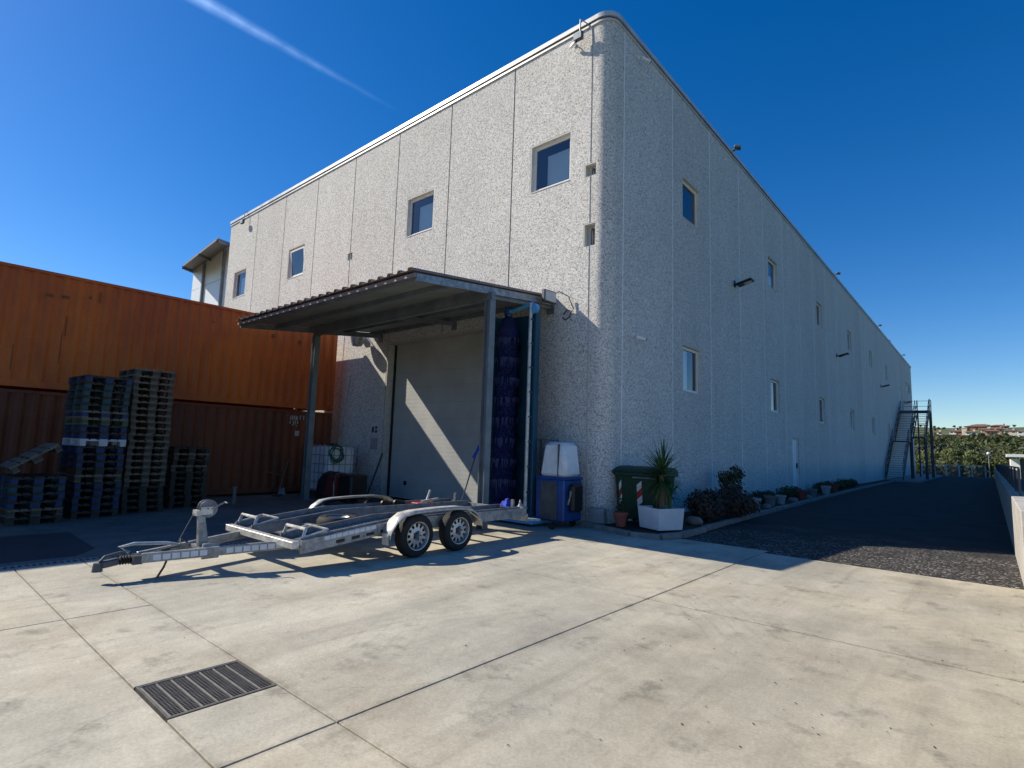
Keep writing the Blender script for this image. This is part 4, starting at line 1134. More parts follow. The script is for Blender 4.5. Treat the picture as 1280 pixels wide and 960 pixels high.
RIM = mat('silver_steel_rim', (0.52, 0.53, 0.54), (0.40, 0.41, 0.42), 0.35, 0.7, 10)
def wheel(x, y, s, parent, flat=None):
    """tyre is the wheel mesh; rim and hub are its sub-parts. s = +1 when the outer face looks towards +x"""
    c = (x, y, 0.322)
    tp = [(0.206, -0.085), (0.222, -0.095), (0.285, -0.095), (0.310, -0.078), (0.322, -0.055), (0.322, -0.032), (0.316, -0.030), (0.316, -0.024), (0.322, -0.022), (0.322, 0.022), (0.316, 0.024), (0.316, 0.030), (0.322, 0.032), (0.322, 0.055), (0.310, 0.078), (0.285, 0.095), (0.222, 0.095), (0.206, 0.085)]
    t = MB().lathe(tp, c, 'x', 40, closed=True).build('wheel', RUBBER, parent, smooth=True)
    rm = MB()
    rm.lathe([(0.207, 0.085*s), (0.212, 0.096*s), (0.202, 0.094*s), (0.192, 0.055*s), (0.180, 0.035*s), (0.180, -0.085*s), (0.206, -0.085*s)], c, 'x', 40, closed=True)
    n = 12
    for i in range(n):                      # spokes of the slotted disc
        a0, a1 = 2*PI*(i+0.24)/n, 2*PI*(i+0.76)/n
        def P(r, a, h): return (c[0]+h*s, c[1]+r*math.cos(a), c[2]+r*math.sin(a))
        rm.hexa([P(0.120, a0, 0.045), P(0.120, a1, 0.045), P(0.180, a1-0.03, 0.040), P(0.180, a0+0.03, 0.040)], [P(0.120, a0, 0.057), P(0.120, a1, 0.057), P(0.180, a1-0.03, 0.052), P(0.180, a0+0.03, 0.052)])
    rm.lathe([(0.042, 0.03*s), (0.124, 0.042*s), (0.124, 0.058*s), (0.070, 0.066*s), (0.042, 0.048*s)], c, 'x', 36, closed=True)
    rm.build('rim', RIM, t, smooth=True)
    MB().lathe([(0.178, -0.03*s), (0.178, 0.02*s)], c, 'x', 24).build('brake_drum', BLACK, t)
    hb = MB().lathe([(0.040, 0.02*s), (0.040, 0.075*s), (0.026, 0.088*s)], c, 'x', 16)
    for i in range(5):
        a = 2*PI*i/5; q = (c[0]+0.06*s, c[1]+0.066*math.cos(a), c[2]+0.066*math.sin(a)); hb.cyl(q, (q[0]+0.022*s, q[1], q[2]), 0.011, 6)
    hb.build('hub', STEELD, t, smooth=False)
    return t
for y in (5.57, 6.44):
    MB().cyl((TC-1.0, y, 0.322), (TC+1.0, y, 0.322), 0.045, 12).build('axle', GALV, tr)
    for s in (1, -1): wheel(TC+s*1.125, y, s, tr)
# fenders: bent plate over both wheels
def fender(s):
    xo, xi = TC+s*1.235, TC+s*1.03
    pr = [(5.04, 0.34), (5.06, 0.45), (5.16, 0.585), (5.30, 0.672), (5.50, 0.70), (6.00, 0.715), (6.45, 0.71), (6.68, 0.68), (6.83, 0.60), (6.94, 0.46), (6.96, 0.36)]
    mb = MB()
    for (y, z) in pr:
        for (x, d) in ((xi, 0), (xo-s*0.03, 0), (xo, -0.025), (xo, -0.05)):
            mb.v.append((x, y, z+d))
    n = len(pr)
    for k in range(n-1):
        for i in range(3): mb.f.append((4*k+i, 4*k+i+1, 4*k+4+i+1, 4*k+4+i))
    f = mb.build('mudguard', ALU, tr, smooth=True)
    md = f.modifiers.new('solid', 'SOLIDIFY'); md.thickness = 0.006
    MB().box(min(xi, TC+s*0.99)+0.002, max(xi, TC+s*0.99)-0.002, 5.9, 6.1, 0.50, 0.56).build('mudguard_bracket', GALV, f)
    MB().box(xo-s*0.10-0.07, xo-s*0.10+0.07, 5.022, 5.032, 0.24, 0.40).build('mud_flap', ALU, f)
fender(1); fender(-1)
# spare wheel lying in the frame (kept flat between the runways)
sw = MB().lathe([(0.19, 0.0), (0.28, 0.0), (0.315, 0.04), (0.318, 0.09), (0.315, 0.13), (0.28, 0.175), (0.19, 0.175)], (TC, 4.95, 0.36), 'z', 36, closed=True).build('spare_wheel', RUBBER, tr, smooth=True)
MB().lathe([(0.186, 0.02), (0.186, 0.16), (0.16, 0.12), (0.04, 0.10), (0.04, 0.06), (0.16, 0.05)], (TC, 4.95, 0.36), 'z', 30, closed=True).build('rim', RIM, sw, smooth=True)
# loose things lying on the trailer
REDP = mat('red_plastic', (0.40, 0.03, 0.03), (0.28, 0.02, 0.02), 0.5)
BLUEC = mat('bright_blue_cloth', (0.03, 0.06, 0.45), (0.02, 0.04, 0.30), 0.8)
jk = thing('trolley_jack', (TC-0.7, 7.3, 0.50), 'red and silver trolley jack lying on the far runway of the trailer', 'jack')
MB().box(TC-0.80, TC-0.60, 7.05, 7.55, 0.505, 0.57).build('body', REDP, jk, bevel=0.01)
MB().bar((TC-0.55, 7.1, 0.60), (TC-0.75, 7.7, 0.61), 0.04).build('handle_bar', ALU, jk)
MB().bar((TC-0.70, 7.35, 0.575), (TC-0.68, 7.42, 0.80), 0.035).build('lifting_arm', ALU, jk)
for i, (dx, dy) in enumerate(((-0.72, 6.35), (-0.70, 6.62))):
    rt = thing('ratchet_strap', (TC+dx, dy, 0.49), 'black bundled ratchet strap on the far runway, %s the red jack' % ('next to' if i else 'farther from'), 'strap')
    mbs = MB()
    for k in range(4): mbs.lathe([(0.03, -0.02), (0.075-0.006*k, -0.02), (0.075-0.006*k, 0.02), (0.03, 0.02)], (TC+dx+0.02*k, dy+0.03*k, 0.58), 'x', 14, closed=True)
    mbs.build('strap_roll', BLACK, rt, smooth=True)
    MB().bar((TC+dx-0.05, dy-0.06, 0.505), (TC+dx+0.1, dy+0.1, 0.53), 0.05, 0.03).build('ratchet', STEELD, rt)
def rag(c, m, label, h, w):
    """crumpled cloth heaped at c: a folded, noisy sheet"""
    r_ = random.Random(int(abs(c[0])*100)); mb = MB(); n = 13
    ph = [r_.uniform(0, 6.28) for _ in range(6)]
    for i in range(n):
        for k in range(n):
            u, v = i/(n-1)*2-1, k/(n-1)*2-1; rr = min(1, math.hypot(u, v))
            fold = 0.5*math.sin(5*u+3*v+ph[0])+0.35*math.sin(7*v-4*u+ph[1])+0.25*math.sin(11*u+ph[2])
            z = h*(1-rr**1.3)*(0.75+0.35*fold)+0.02+0.03*abs(fold)*(1-rr)
            mb.v.append((c[0]+w*(u*(0.8+0.25*math.sin(3*v+ph[3])))+0.02*r_.random(), c[1]+w*0.8*(v*(0.8+0.25*math.sin(4*u+ph[4])))+0.02*r_.random(), c[2]+max(0.006, z)))
    for i in range(n-1):
        for k in range(n-1): mb.f.append((i*n+k, i*n+n+k, i*n+n+k+1, i*n+k+1))
    o = mb.build('rag', m, smooth=True, fix=False)
    md = o.modifiers.new('solid', 'SOLIDIFY'); md.thickness = 0.006
    tag(o, label, 'rag')
rag((TC+0.55, YB+0.05, 0.531), BLUEC, 'bright blue rag bunched on the rear beam of the trailer', 0.20, 0.16)
rag((TC+0.92, YB+0.05, 0.531), mat('dirty_white_cloth', (0.42, 0.41, 0.40), (0.2, 0.2, 0.2), 0.9, scale=20), 'dirty white rag on the corner of the trailer rear beam', 0.13, 0.14)
# ------------------------------------------------------------------ upright brush wash machine
BLUEM = mat('machine_blue_paint', (0.018, 0.075, 0.27), (0.012, 0.05, 0.18), 0.4, 0.0, 4)
BLUEL = mat('light_blue_plastic', (0.10, 0.40, 0.72), (0.07, 0.30, 0.58), 0.4)
TEALS = mat('dark_teal_sheet', (0.012, 0.075, 0.13), (0.008, 0.05, 0.09), 0.45, 0.1, 2)
BRIS = mat('navy_bristles', (0.010, 0.020, 0.11), (0.006, 0.011, 0.06), 0.85, scale=40)
BRISL = mat('faded_bristle_tips', (0.055, 0.07, 0.17), (0.025, 0.035, 0.10), 0.9, scale=60)
wm = thing('wash_machine', (-8.0, 10.0, 0), 'tall blue brush wash machine with a white tank standing by the big door', 'wash machine')
# splash guard behind the brush, a gently folded sheet
mb = MB(); gp_ = [(-9.17, 9.66), (-9.12, 9.86), (-8.98, 10.02), (-8.7, 10.10), (-8.3, 10.12), (-8.0, 10.05), (-7.88, 9.92)]
for (x, y) in gp_: mb.v += [(x, y, 0.2), (x, y, 4.88), (x, y+0.02, 0.2), (x, y+0.02, 4.88)]
for k in range(len(gp_)-1):
    a, b = 4*k, 4*k+4
    mb.f += [(a, b, b+1, a+1), (a+2, a+3, b+3, b+2), (a, a+2, b+2, b), (a+1, b+1, b+3, a+3)]
mb.f += [(0, 1, 3, 2), (4*k+4, 4*k+6, 4*k+7, 4*k+5)]
mb.build('splash_guard', TEALS, wm, smooth=True)
MB().box(-9.20, -9.165, 9.62, 9.70, 0.2, 4.95).build('edge_strip', GALV, wm)
# brush: core and rings of bristles in bands
MB().cyl((-8.66, 9.80, 0.40), (-8.66, 9.80, 4.92), 0.06, 12).build('brush_shaft', GALV, wm)
rb = random.Random(8)
mbd = MB(); mbl = MB()
nb = 9
for k in range(nb):
    z0 = 0.52+k*(4.78-0.52)/nb; z1 = z0+(4.78-0.52)/nb
    for i in range(520):
        a = rb.uniform(0, 2*PI); z = rb.uniform(z0, z1-0.02)
        r1 = rb.uniform(0.25, 0.33)
        if k == nb-1: r1 *= max(0.35, 1-max(0, (z-4.45))/0.5)
        droop = rb.uniform(0.10, 0.24)
        t = rb.uniform(0.010, 0.02)
        c0, c1 = math.cos(a), math.sin(a)
        p = [(-8.66+c0*0.05-c1*t, 9.80+c1*0.05+c0*t, z), (-8.66+c0*0.05+c1*t, 9.80+c1*0.05-c0*t, z), (-8.66+c0*r1+c1*t, 9.80+c1*r1-c0*t, z-droop), (-8.66+c0*r1-c1*t, 9.80+c1*r1+c0*t, z-droop)]
        mbd.quad(*p)
    # frayed paler tips at the lower edge of each band
    if k < nb-1:
        for i in range(90):
            a = rb.uniform(0, 2*PI); r1 = rb.uniform(0.31, 0.345); z = z1-rb.uniform(0.02, 0.06); t = 0.012
            c0, c1 = math.cos(a), math.sin(a); hh = rb.uniform(0.08, 0.22)
            mbl.quad((-8.66+c0*r1-c1*t, 9.80+c1*r1+c0*t, z), (-8.66+c0*r1+c1*t, 9.80+c1*r1-c0*t, z), (-8.66+c0*r1*1.03+c1*t*.4, 9.80+c1*r1*1.03-c0*t*.4, z-hh), (-8.66+c0*r1*1.03-c1*t*.4, 9.80+c1*r1*1.03+c0*t*.4, z-hh))
mbd.lathe([(0.05, 0.5), (0.24, 0.55), (0.26, 4.5), (0.15, 4.78), (0.05, 4.85)], (-8.66, 9.80, 0), n=20)
stuff(mbd.build('brush', BRIS, wm, fix=False)); stuff(mbl.build('bristle_tips', BRISL, wm, fix=False))
# top arm, mast, tube
MB().cyl((-8.70, 9.80, 4.95), (-7.86, 9.72, 5.02), 0.055, 14).build('top_arm', BLUEL, wm, smooth=True)
MB().cyl((-8.68, 9.80, 4.86), (-8.68, 9.80, 5.06), 0.10, 14).build('bearing', BLUEM, wm, smooth=True)
MB().lathe([(0.03, -0.06), (0.115, -0.05), (0.115, 0.05), (0.03, 0.06)], (-7.80, 9.70, 4.90), 'y', 22).build('pulley_cover', BLUEL, wm, smooth=True)
MB().box(-7.84, -7.76, 9.74, 9.90, 0.2, 4.98).build('mast', TEALS, wm, bevel=0.01)
tb = MB().cyl((-7.87, 9.66, 0.20), (-7.87, 9.66, 5.02), 0.042, 12).build('steel_tube', ALU, wm, smooth=True)
for i in range(8):
    z = 0.7+i*0.56; MB().box(-7.925, -7.815, 9.635, 9.735, z, z+0.035).build('tube_clamp', STEELD, tb)
MB().hexa([(-8.95, 9.50, 0.05), (-7.55, 9.50, 0.05), (-7.55, 10.25, 0.05), (-8.95, 10.25, 0.05)], [(-8.95, 9.50, 0.17), (-7.55, 9.50, 0.17), (-7.55, 10.25, 0.17), (-8.95, 10.25, 0.17)]).build('platform', BLUEL, wm, bevel=0.01)
for x in (-8.8, -7.1):
    for y in (9.62, 10.4): MB().cyl((x, y-0.03, 0.07), (x, y+0.03, 0.07), 0.07, 16).build('castor', BLACK, wm)
bd = MB().box(-7.70, -6.93, 9.80, 10.50, 0.14, 1.04).build('machine_body', BLUEM, wm, bevel=0.03)
MB().box(-7.54, -7.10, 9.785, 9.798, 0.18, 0.98).build('side_panel', STEELD, bd)
MB().box(-7.69, -6.90, 9.83, 10.47, 1.041, 1.09).build('tank_tray', BLUEM, bd)
MB().box(-6.925, -6.78, 9.95, 10.35, 0.35, 0.95).build('motor_cover', BLACK, bd, bevel=0.05)
MB().tube([(-6.85, 9.94, 0.80), (-6.80, 9.86, 0.72), (-6.82, 9.84, 0.60), (-6.88, 9.90, 0.52)], 0.02, 8).build('hose', mat('tan_hose', (0.42, 0.33, 0.22), rough=0.7), bd)
tk = MB().hexa([(-7.66, 9.84, 1.092), (-6.92, 9.84, 1.092), (-6.92, 10.46, 1.092), (-7.66, 10.46, 1.092)], [(-7.57, 9.90, 1.84), (-6.99, 9.90, 1.84), (-6.99, 10.40, 1.84), (-7.57, 10.40, 1.84)]).build('water_tank', WHITEPL, wm, bevel=0.07, smooth=True)
MB().box(-7.14, -7.125, 9.832, 9.90, 1.12, 1.80).build('level_hose', STEELD, tk)
MB().box(-7.82, -7.45, 9.9, 10.3, 1.88, 1.90).build('lid_tray', STEELD, wm)
MB().bar((-7.74, 10.0, 1.0), (-7.74, 10.0, 1.88), 0.04).build('tray_post', STEELD, wm)

# ------------------------------------------------------------------ clutter beside the left post
ib = thing('water_tank_cage', (-15.7, 9.55, 0), 'white plastic water tank in a wire cage behind the canopy post', 'tank')
IX0, IX1, IY0, IY1 = -16.25, -15.05, 9.05, 10.05
MB().box(IX0, IX1, IY0, IY1, 0.0, 0.13).build('pallet_base', WOODD, ib)
MB().box(IX0+0.04, IX1-0.04, IY0+0.04, IY1-0.04, 0.16, 1.56).build('bottle', WHITEPL, ib, bevel=0.08, smooth=True)
MB().cyl((-15.65, 9.55, 1.561), (-15.65, 9.55, 1.62), 0.12, 16).build('cap', BLACK, ib)
cg = MB()
for k in range(6):
    z = 0.2+k*0.27; 
    cg.tube([(IX0, IY0, z), (IX1, IY0, z), (IX1, IY1, z), (IX0, IY1, z), (IX0, IY0, z)], 0.012, 6)
for i in range(6):
    x = IX0+(IX1-IX0)*i/5
    for y in (IY0, IY1): cg.cyl((x, y, 0.13), (x, y, 1.6), 0.011, 6)
    y = IY0+(IY1-IY0)*i/5
    for x in (IX0, IX1): cg.cyl((x, y, 0.13), (x, y, 1.6), 0.011, 6)
cg.build('cage', GALV, ib)
hs = []
rh = random.Random(4)
for i in range(60):
    a = i*0.55; hs.append((IX1+0.05+0.02*math.sin(i*1.3), 9.30+0.20*math.cos(a)+0.05*math.sin(i*.7), 1.32+0.22*math.sin(a)+0.06*math.sin(i*.4)))
tag(MB().tube([(-15.6, 9.4, 1.63), (-15.2, 9.4, 1.64), (IX1+0.05, 9.4, 1.55)]+hs, 0.014, 6).build('garden_hose', mat('green_hose', (0.03, 0.12, 0.07), (0.02, 0.08, 0.05), 0.5), smooth=True), 'dark green garden hose hung in loops on the caged water tank', 'hose')
# dark machine with a red flank and tubular frame
gm = thing('cement_mixer_cart', (-14.3, 9.2, 0), 'dark covered cart with a red flank and bent tube handle by the door', 'cart')
mb = MB(); n = 10; prf_ = [(0.05, 0.62), (0.30, 0.66), (0.55, 0.60), (0.72, 0.45), (0.80, 0.2)]
for (z, w) in prf_:
    for i in range(16):
        a = 2*PI*i/16; mb.v.append((-14.75+w*1.1*math.cos(a)*(1+0.06*math.sin(3*a)), 9.1+w*0.55*math.sin(a), z+0.03*math.cos(2*a)))
for k in range(len(prf_)-1):
    for i in range(16): mb.f.append((k*16+i, k*16+(i+1) % 16, (k+1)*16+(i+1) % 16, (k+1)*16+i))
mb.f.append(tuple(reversed(range(16)))); mb.f.append(tuple(4*16+i for i in range(16)))
mb.build('cover', mat('black_tarpaulin', (0.02, 0.02, 0.022), (0.012, 0.012, 0.013), 0.6), gm, smooth=True)
MB().hexa([(-14.55, 8.62, 0.15), (-13.95, 8.62, 0.15), (-13.95, 9.2, 0.15), (-14.55, 9.2, 0.15)], [(-14.40, 8.70, 0.74), (-13.98, 8.70, 0.74), (-13.98, 9.2, 0.74), (-14.40, 9.2, 0.74)]).build('red_hood', mat('dull_red_paint', (0.16, 0.02, 0.018), (0.09, 0.012, 0.012), 0.6), gm, bevel=0.03)
MB().box(-13.92, -13.30, 8.75, 9.3, 0.12, 0.80).build('black_box', BLACK, gm, bevel=0.05)
MB().tube([(-13.98, 8.66, 0.10), (-13.95, 8.62, 0.55), (-13.86, 8.62, 0.80), (-13.70, 8.64, 0.84), (-13.45, 8.70, 0.84)], 0.018, 8).build('handle', GALV, gm, smooth=True)
for x in (-14.9, -13.5): MB().cyl((x, 8.95, 0.12), (x, 9.05, 0.12), 0.12, 18).build('wheel', RUBBER, gm)
# poles and tools leaning about
def pole(p, q, r, m, name, label, cat):
    return tag(MB().cyl(p, q, r, 8).build(name, m, smooth=True), label, cat)
pole((-16.9, 10.42, 0.02), (-16.55, 10.60, 3.98), 0.028, GALV, 'scaffold_pole', 'tall grey pole leaning in the corner between container and wall', 'pole')
bt = thing('push_broom', (-16.5, 8.3, 0), 'long-handled broom leaning on the brown-red container', 'broom')
MB().cyl((-16.35, 8.22, 0.04), (-17.14, 8.95, 1.25), 0.016, 8).build('handle', WOOD, bt)
MB().bar((-16.42, 8.10, 0.04), (-16.24, 8.30, 0.04), 0.06, 0.08).build('brush_head', BLACK, bt)
pole((-16.6, 7.95, 0.72), (-17.15, 8.95, 0.52), 0.02, WOOD, 'timber_stick', 'short timber stick propped across the broom handle', 'stick')
rag((-16.6, 8.45, 0.0), mat('grey_sack', (0.30, 0.28, 0.27), (0.18, 0.17, 0.16), 0.9), 'small crumpled grey sack by the broom', 0.28, 0.2)
tag(MB().bar((-15.10, 10.55, 0.02), (-14.62, 10.70, 1.38), 0.05, 0.03).build('lath', STEELD), 'thin dark lath leaning against the wall left of the big door', 'lath')
br = thing('wash_brush', (-9.5, 8.9, 0), 'long-handled wash brush with a blue head by the canopy post', 'brush')
MB().cyl((-8.62, 8.25, 0.05), (-8.35, 8.6, 1.72), 0.016, 8).build('handle', STEELD, br)
MB().bar((-8.42, 8.52, 1.44), (-8.32, 8.62, 1.72), 0.10, 0.06).build('brush_head', BLUEC, br, bevel=0.01)
tag(MB().cyl((-14.92, 6.35, 0), (-14.92, 6.35, 0.42), 0.045, 12).box(-14.97, -14.87, 6.30, 6.40, 0.421, 0.45).build('short_post', mat('old_post', (0.22, 0.20, 0.17), rough=0.9)), 'short pale stub post beside the short dark pallet stack', 'post')

# ------------------------------------------------------------------ planting bed, bin, planter, pots
SOIL = mat('dark_soil', (0.05, 0.038, 0.028), (0.03, 0.024, 0.018), 0.95, scale=12, fine=0.3, bump=0.4)
KERB = mat('old_kerb_stone', (0.28, 0.26, 0.23), (0.17, 0.155, 0.135), 0.9, scale=5, fine=0.2, bump=0.3)
bedline = [(-7.06, 10.66), (-6.3, 10.42), (-5.55, 10.16), (-4.95, 10.30), (-4.78, 10.85), (-4.85, 12.2), (-5.0, 15), (-5.15, 20), (-5.35, 27), (-5.55, 36), (-5.75, 50), (-5.8, 52.4)]
bed = thing('planting_bed', (-5.7, 20, 0), 'raised planting bed with a worn stone kerb along the long wall', 'planting bed')
poly = bedline+[(-6.47, 52.4), (-6.47, 11.2), (-6.6, 10.9)]
MB().prism(poly, -0.02, 0.075).build('soil', SOIL, bed)
rk = random.Random(9)
def along(line, step):
    out = []; 
    for (a, b) in zip(line[:-1], line[1:]):
        L = math.dist(a, b); n = max(1, round(L/step))
        for i in range(n): out.append((Vector((*a, 0)).lerp(Vector((*b, 0)), i/n), Vector((*a, 0)).lerp(Vector((*b, 0)), (i+1)/n)))
    return out
for p, q in along(bedline, 0.85):
    d = (q-p); g_ = d.normalized()*0.008; j = Vector((0, 0, 0.045+rk.uniform(-.012, .012)))
    MB().bar(p+g_+j, q-g_+j, 0.13, 0.125+rk.uniform(-.01, .01)).build('kerb_stone', KERB, bed, bevel=0.018)
# paving by the stairs
struct(MB().box(-6.46, -4.1, 52.5, 80, -0.05, 0.12).build('stair_paving', mat('pale_paving', (0.33, 0.31, 0.29), (0.25, 0.23, 0.21), 0.9, world_co=True)))

BING = mat('green_bin_plastic', (0.012, 0.05, 0.024), (0.008, 0.034, 0.017), 0.5)
bn = thing('waste_bin', (-5.95, 11.5, 0.08), 'large dark green wheeled waste bin with red and white chevrons behind the yucca', 'bin')
def bp(x, y, z): return (x, y, z)
BZ = 0.10
MB().hexa([(-6.40, 11.22, BZ+0.10), (-5.48, 11.22, BZ+0.10), (-5.48, 11.85, BZ+0.10), (-6.40, 11.85, BZ+0.10)], [(-6.46, 11.10, 1.20), (-5.40, 11.10, 1.20), (-5.40, 11.98, 1.20), (-6.46, 11.98, 1.20)]).build('body', BING, bn, bevel=0.03)
MB().box(-6.47, -5.35, 11.04, 12.03, 1.16, 1.235).build('rim', BING, bn, bevel=0.015)
ld = MB(); 
for k in range(9):
    a = PI*k/8; ld.v += [(-6.46, 11.54-0.50*math.cos(a), 1.237+0.13*math.sin(a)), (-5.36, 11.54-0.50*math.cos(a), 1.237+0.13*math.sin(a))]
for k in range(8): ld.f.append((2*k, 2*k+1, 2*k+3, 2*k+2))
ld.f += [tuple(2*k for k in range(9)), tuple(2*k+1 for k in reversed(range(9))), (0, 1, 17, 16)]
ldo = ld.build('lid', BING, bn, smooth=True)
MB().box(-6.49, -6.40, 11.0, 11.08, 1.20, 1.27).build('lid_grip', BING, ldo, bevel=0.02)
MB().tube([(-5.95, 11.06, 1.12), (-5.95, 10.99, 1.13), (-5.45, 10.99, 1.13), (-5.45, 11.06, 1.12)], 0.016, 6).build('handle', GALV, bn)
REFR = mat('red_reflective', (0.42, 0.03, 0.025), (0.33, 0.025, 0.02), 0.5); REFW = mat('white_reflective', (0.74, 0.73, 0.70), (0.6, 0.6, 0.58), 0.5)
for xx in (-6.36, -5.92):
    w = 0.12 if xx > -6 else 0.06
    for k in range(3):
        z = 0.50+k*0.155
        yf = lambda zz: 11.22-0.12*(zz-0.2)/1.0-0.006
        MB().hexa([(xx, yf(z)+.003, z), (xx+w, yf(z+.10)+.003, z+0.10), (xx+w, yf(z+.25)+.003, z+0.25), (xx, yf(z+.15)+.003, z+0.15)], [(xx, yf(z)-.002, z), (xx+w, yf(z+.10)-.002, z+0.10), (xx+w, yf(z+.25)-.002, z+0.25), (xx, yf(z+.15)-.002, z+0.15)]).build('chevron', REFR if k == 1 else REFW, bn)
for x in (-6.3, -5.6):
    for y in (11.32, 11.75): MB().cyl((x-0.025, y, BZ+0.085), (x+0.025, y, BZ+0.085), 0.085, 16).build('castor', RUBBER, bn)
# white square planter with yucca
PLW = mat('white_planter_fibrecement', (0.70, 0.71, 0.72), (0.58, 0.59, 0.60), 0.7, scale=4)
cx_, cy2, rot = -5.30, 11.02, R(66)
pl = thing('planter', (cx_, cy2, 0.085), 'square white planter set cornerwise on the kerb', 'planter')
def rp2(a, b): return (cx_+a*math.cos(rot)-b*math.sin(rot), cy2+a*math.sin(rot)+b*math.cos(rot))
def ring(h, z): return [(*rp2(a*h, b*h), z) for a, b in ((-1, -1), (1, -1), (1, 1), (-1, 1))]
mb = MB(); lev = [ring(0.31, 0.112), ring(0.34, 0.55), ring(0.312, 0.55), ring(0.300, 0.47)]
for L_ in lev: mb.v += L_
for k in range(3):
    for i in range(4): mb.f.append((4*k+i, 4*k+(i+1) % 4, 4*k+4+(i+1) % 4, 4*k+4+i))
mb.f.append((3, 2, 1, 0)); mb.f.append((12, 13, 14, 15))
mb.build('box', PLW, pl, bevel=0.008)
MB().hexa(ring(0.296, 0.472), ring(0.303, 0.50)).build('soil', SOIL, pl)
YUC = mat_leaf('yucca_leaf', (0.06, 0.13, 0.035), (0.035, 0.08, 0.025), 0.15)
TRUNK = mat('fibrous_trunk', (0.16, 0.12, 0.08), (0.09, 0.07, 0.05), 0.95, scale=14, bump=0.4)
yu = thing('yucca', (cx_, cy2, 0.50), 'spiky yucca palm growing in the white planter', 'plant')
def blade(mb, c, az_, tilt, L, w, bend):
    n = 6; c = Vector(c); pts = []
    side = Vector((-math.sin(az_), math.cos(az_), 0))
    for i in range(n+1):
        t = i/n; e = tilt-bend*t*t
        if i == 0: p = c.copy()
        else: p = p + Vector((math.cos(az_)*math.cos(e), math.sin(az_)*math.cos(e), math.sin(e)))*(L/n)
        ww = w*(0.65+0.9*t if t < 0.3 else (1-((t-0.3)/0.7)**1.8)*0.92)
        pts.append((p-side*ww/2, p+Vector((0, 0, -ww*0.15)), p+side*ww/2))
    b = len(mb.v)
    for tr_ in pts: mb.v += [tuple(q) for q in tr_]
    for i in range(n):
        a = b+3*i; mb.f += [(a, a+1, a+4, a+3), (a+1, a+2, a+5, a+4)]
ry = random.Random(2)
mb = MB()
top = Vector((cx_+0.02, cy2+0.02, 1.36))
for i in range(130):
    t = (i/130)**0.72
    blade(mb, top+Vector((ry.gauss(0, .03), ry.gauss(0, .03), -0.28*t)), ry.uniform(0, 2*PI), R(84-120*t+ry.gauss(0, 9)), ry.uniform(0.50, 0.80)*(1-0.15*t), 0.044, R(4+22*t*ry.random()+6*t))
yo = mb.build('leaf_crown', YUC, yu, smooth=True, fix=False)
tk_ = MB(); 
for k in range(8):
    z = 0.45+k*0.11; tk_.v += [(cx_+0.02*k/8+(0.055+0.012*(k % 2))*math.cos(a*PI/4), cy2+0.02*k/8+(0.055+0.012*(k % 2))*math.sin(a*PI/4), z) for a in range(8)]
for k in range(7):
    for i in range(8): tk_.f.append((k*8+i, k*8+(i+1) % 8, (k+1)*8+(i+1) % 8, (k+1)*8+i))
tk_.build('trunk', TRUNK, yu, smooth=True)
mb = MB()
for i in range(70):
    blade(mb, (cx_+0.02, cy2+0.02, 0.82+0.26*ry.random()), ry.uniform(0, 2*PI), R(-35-40*ry.random()), ry.uniform(0.28, 0.50), 0.034, R(30))
mb.build('dry_skirt', mat_leaf('dry_leaf', (0.20, 0.15, 0.08), (0.12, 0.09, 0.05), 0.1), yu, smooth=True, fix=False)
# second smaller stem cluster at the side
mb = MB()
for i in range(34):
    t = i/34; blade(mb, (cx_+0.20+ry.gauss(0, .02), cy2+0.06+ry.gauss(0, .02), 0.86-0.1*t), ry.uniform(0, 2*PI), R(75-95*t), ry.uniform(0.28, 0.42), 0.03, R(25))
mb.cyl((cx_+0.17, cy2+0.05, 0.47), (cx_+0.20, cy2+0.06, 0.84), 0.03, 8)
mb.build('side_shoot', YUC, yu, fix=False)
TERRA = mat('terracotta', (0.30, 0.085, 0.06), (0.22, 0.06, 0.045), 0.85, scale=8)
def pot(x, y, z, r, h, label, m=TERRA, leafy=None, seed=1):
    t = thing('flower_pot', (x, y, z), label, 'plant pot', 'pots along the bed')
    MB().lathe([(r*0.66, 0), (r*0.95, h*0.82), (r*1.06, h*0.82), (r*1.06, h), (r*0.92, h), (r*0.88, h*0.86)], (x, y, z), n=20).build('pot', m, t, smooth=True)
    MB().lathe([(r*0.5, h*0.87), (r*0.87, h*0.88), (r*0.80, h*0.93), (r*0.3, h*0.94)], (x, y, z), n=16).build('soil', SOIL, t)
    return t
SHR = mat_leaf('shrub_leaf', (0.09, 0.085, 0.035), (0.04, 0.045, 0.02), 0.2)
SHRR = mat_leaf('reddish_shrub_leaf', (0.13, 0.075, 0.05), (0.06, 0.045, 0.03), 0.2)
SHRG = mat_leaf('green_shrub_leaf', (0.06, 0.10, 0.03), (0.03, 0.055, 0.02), 0.2)
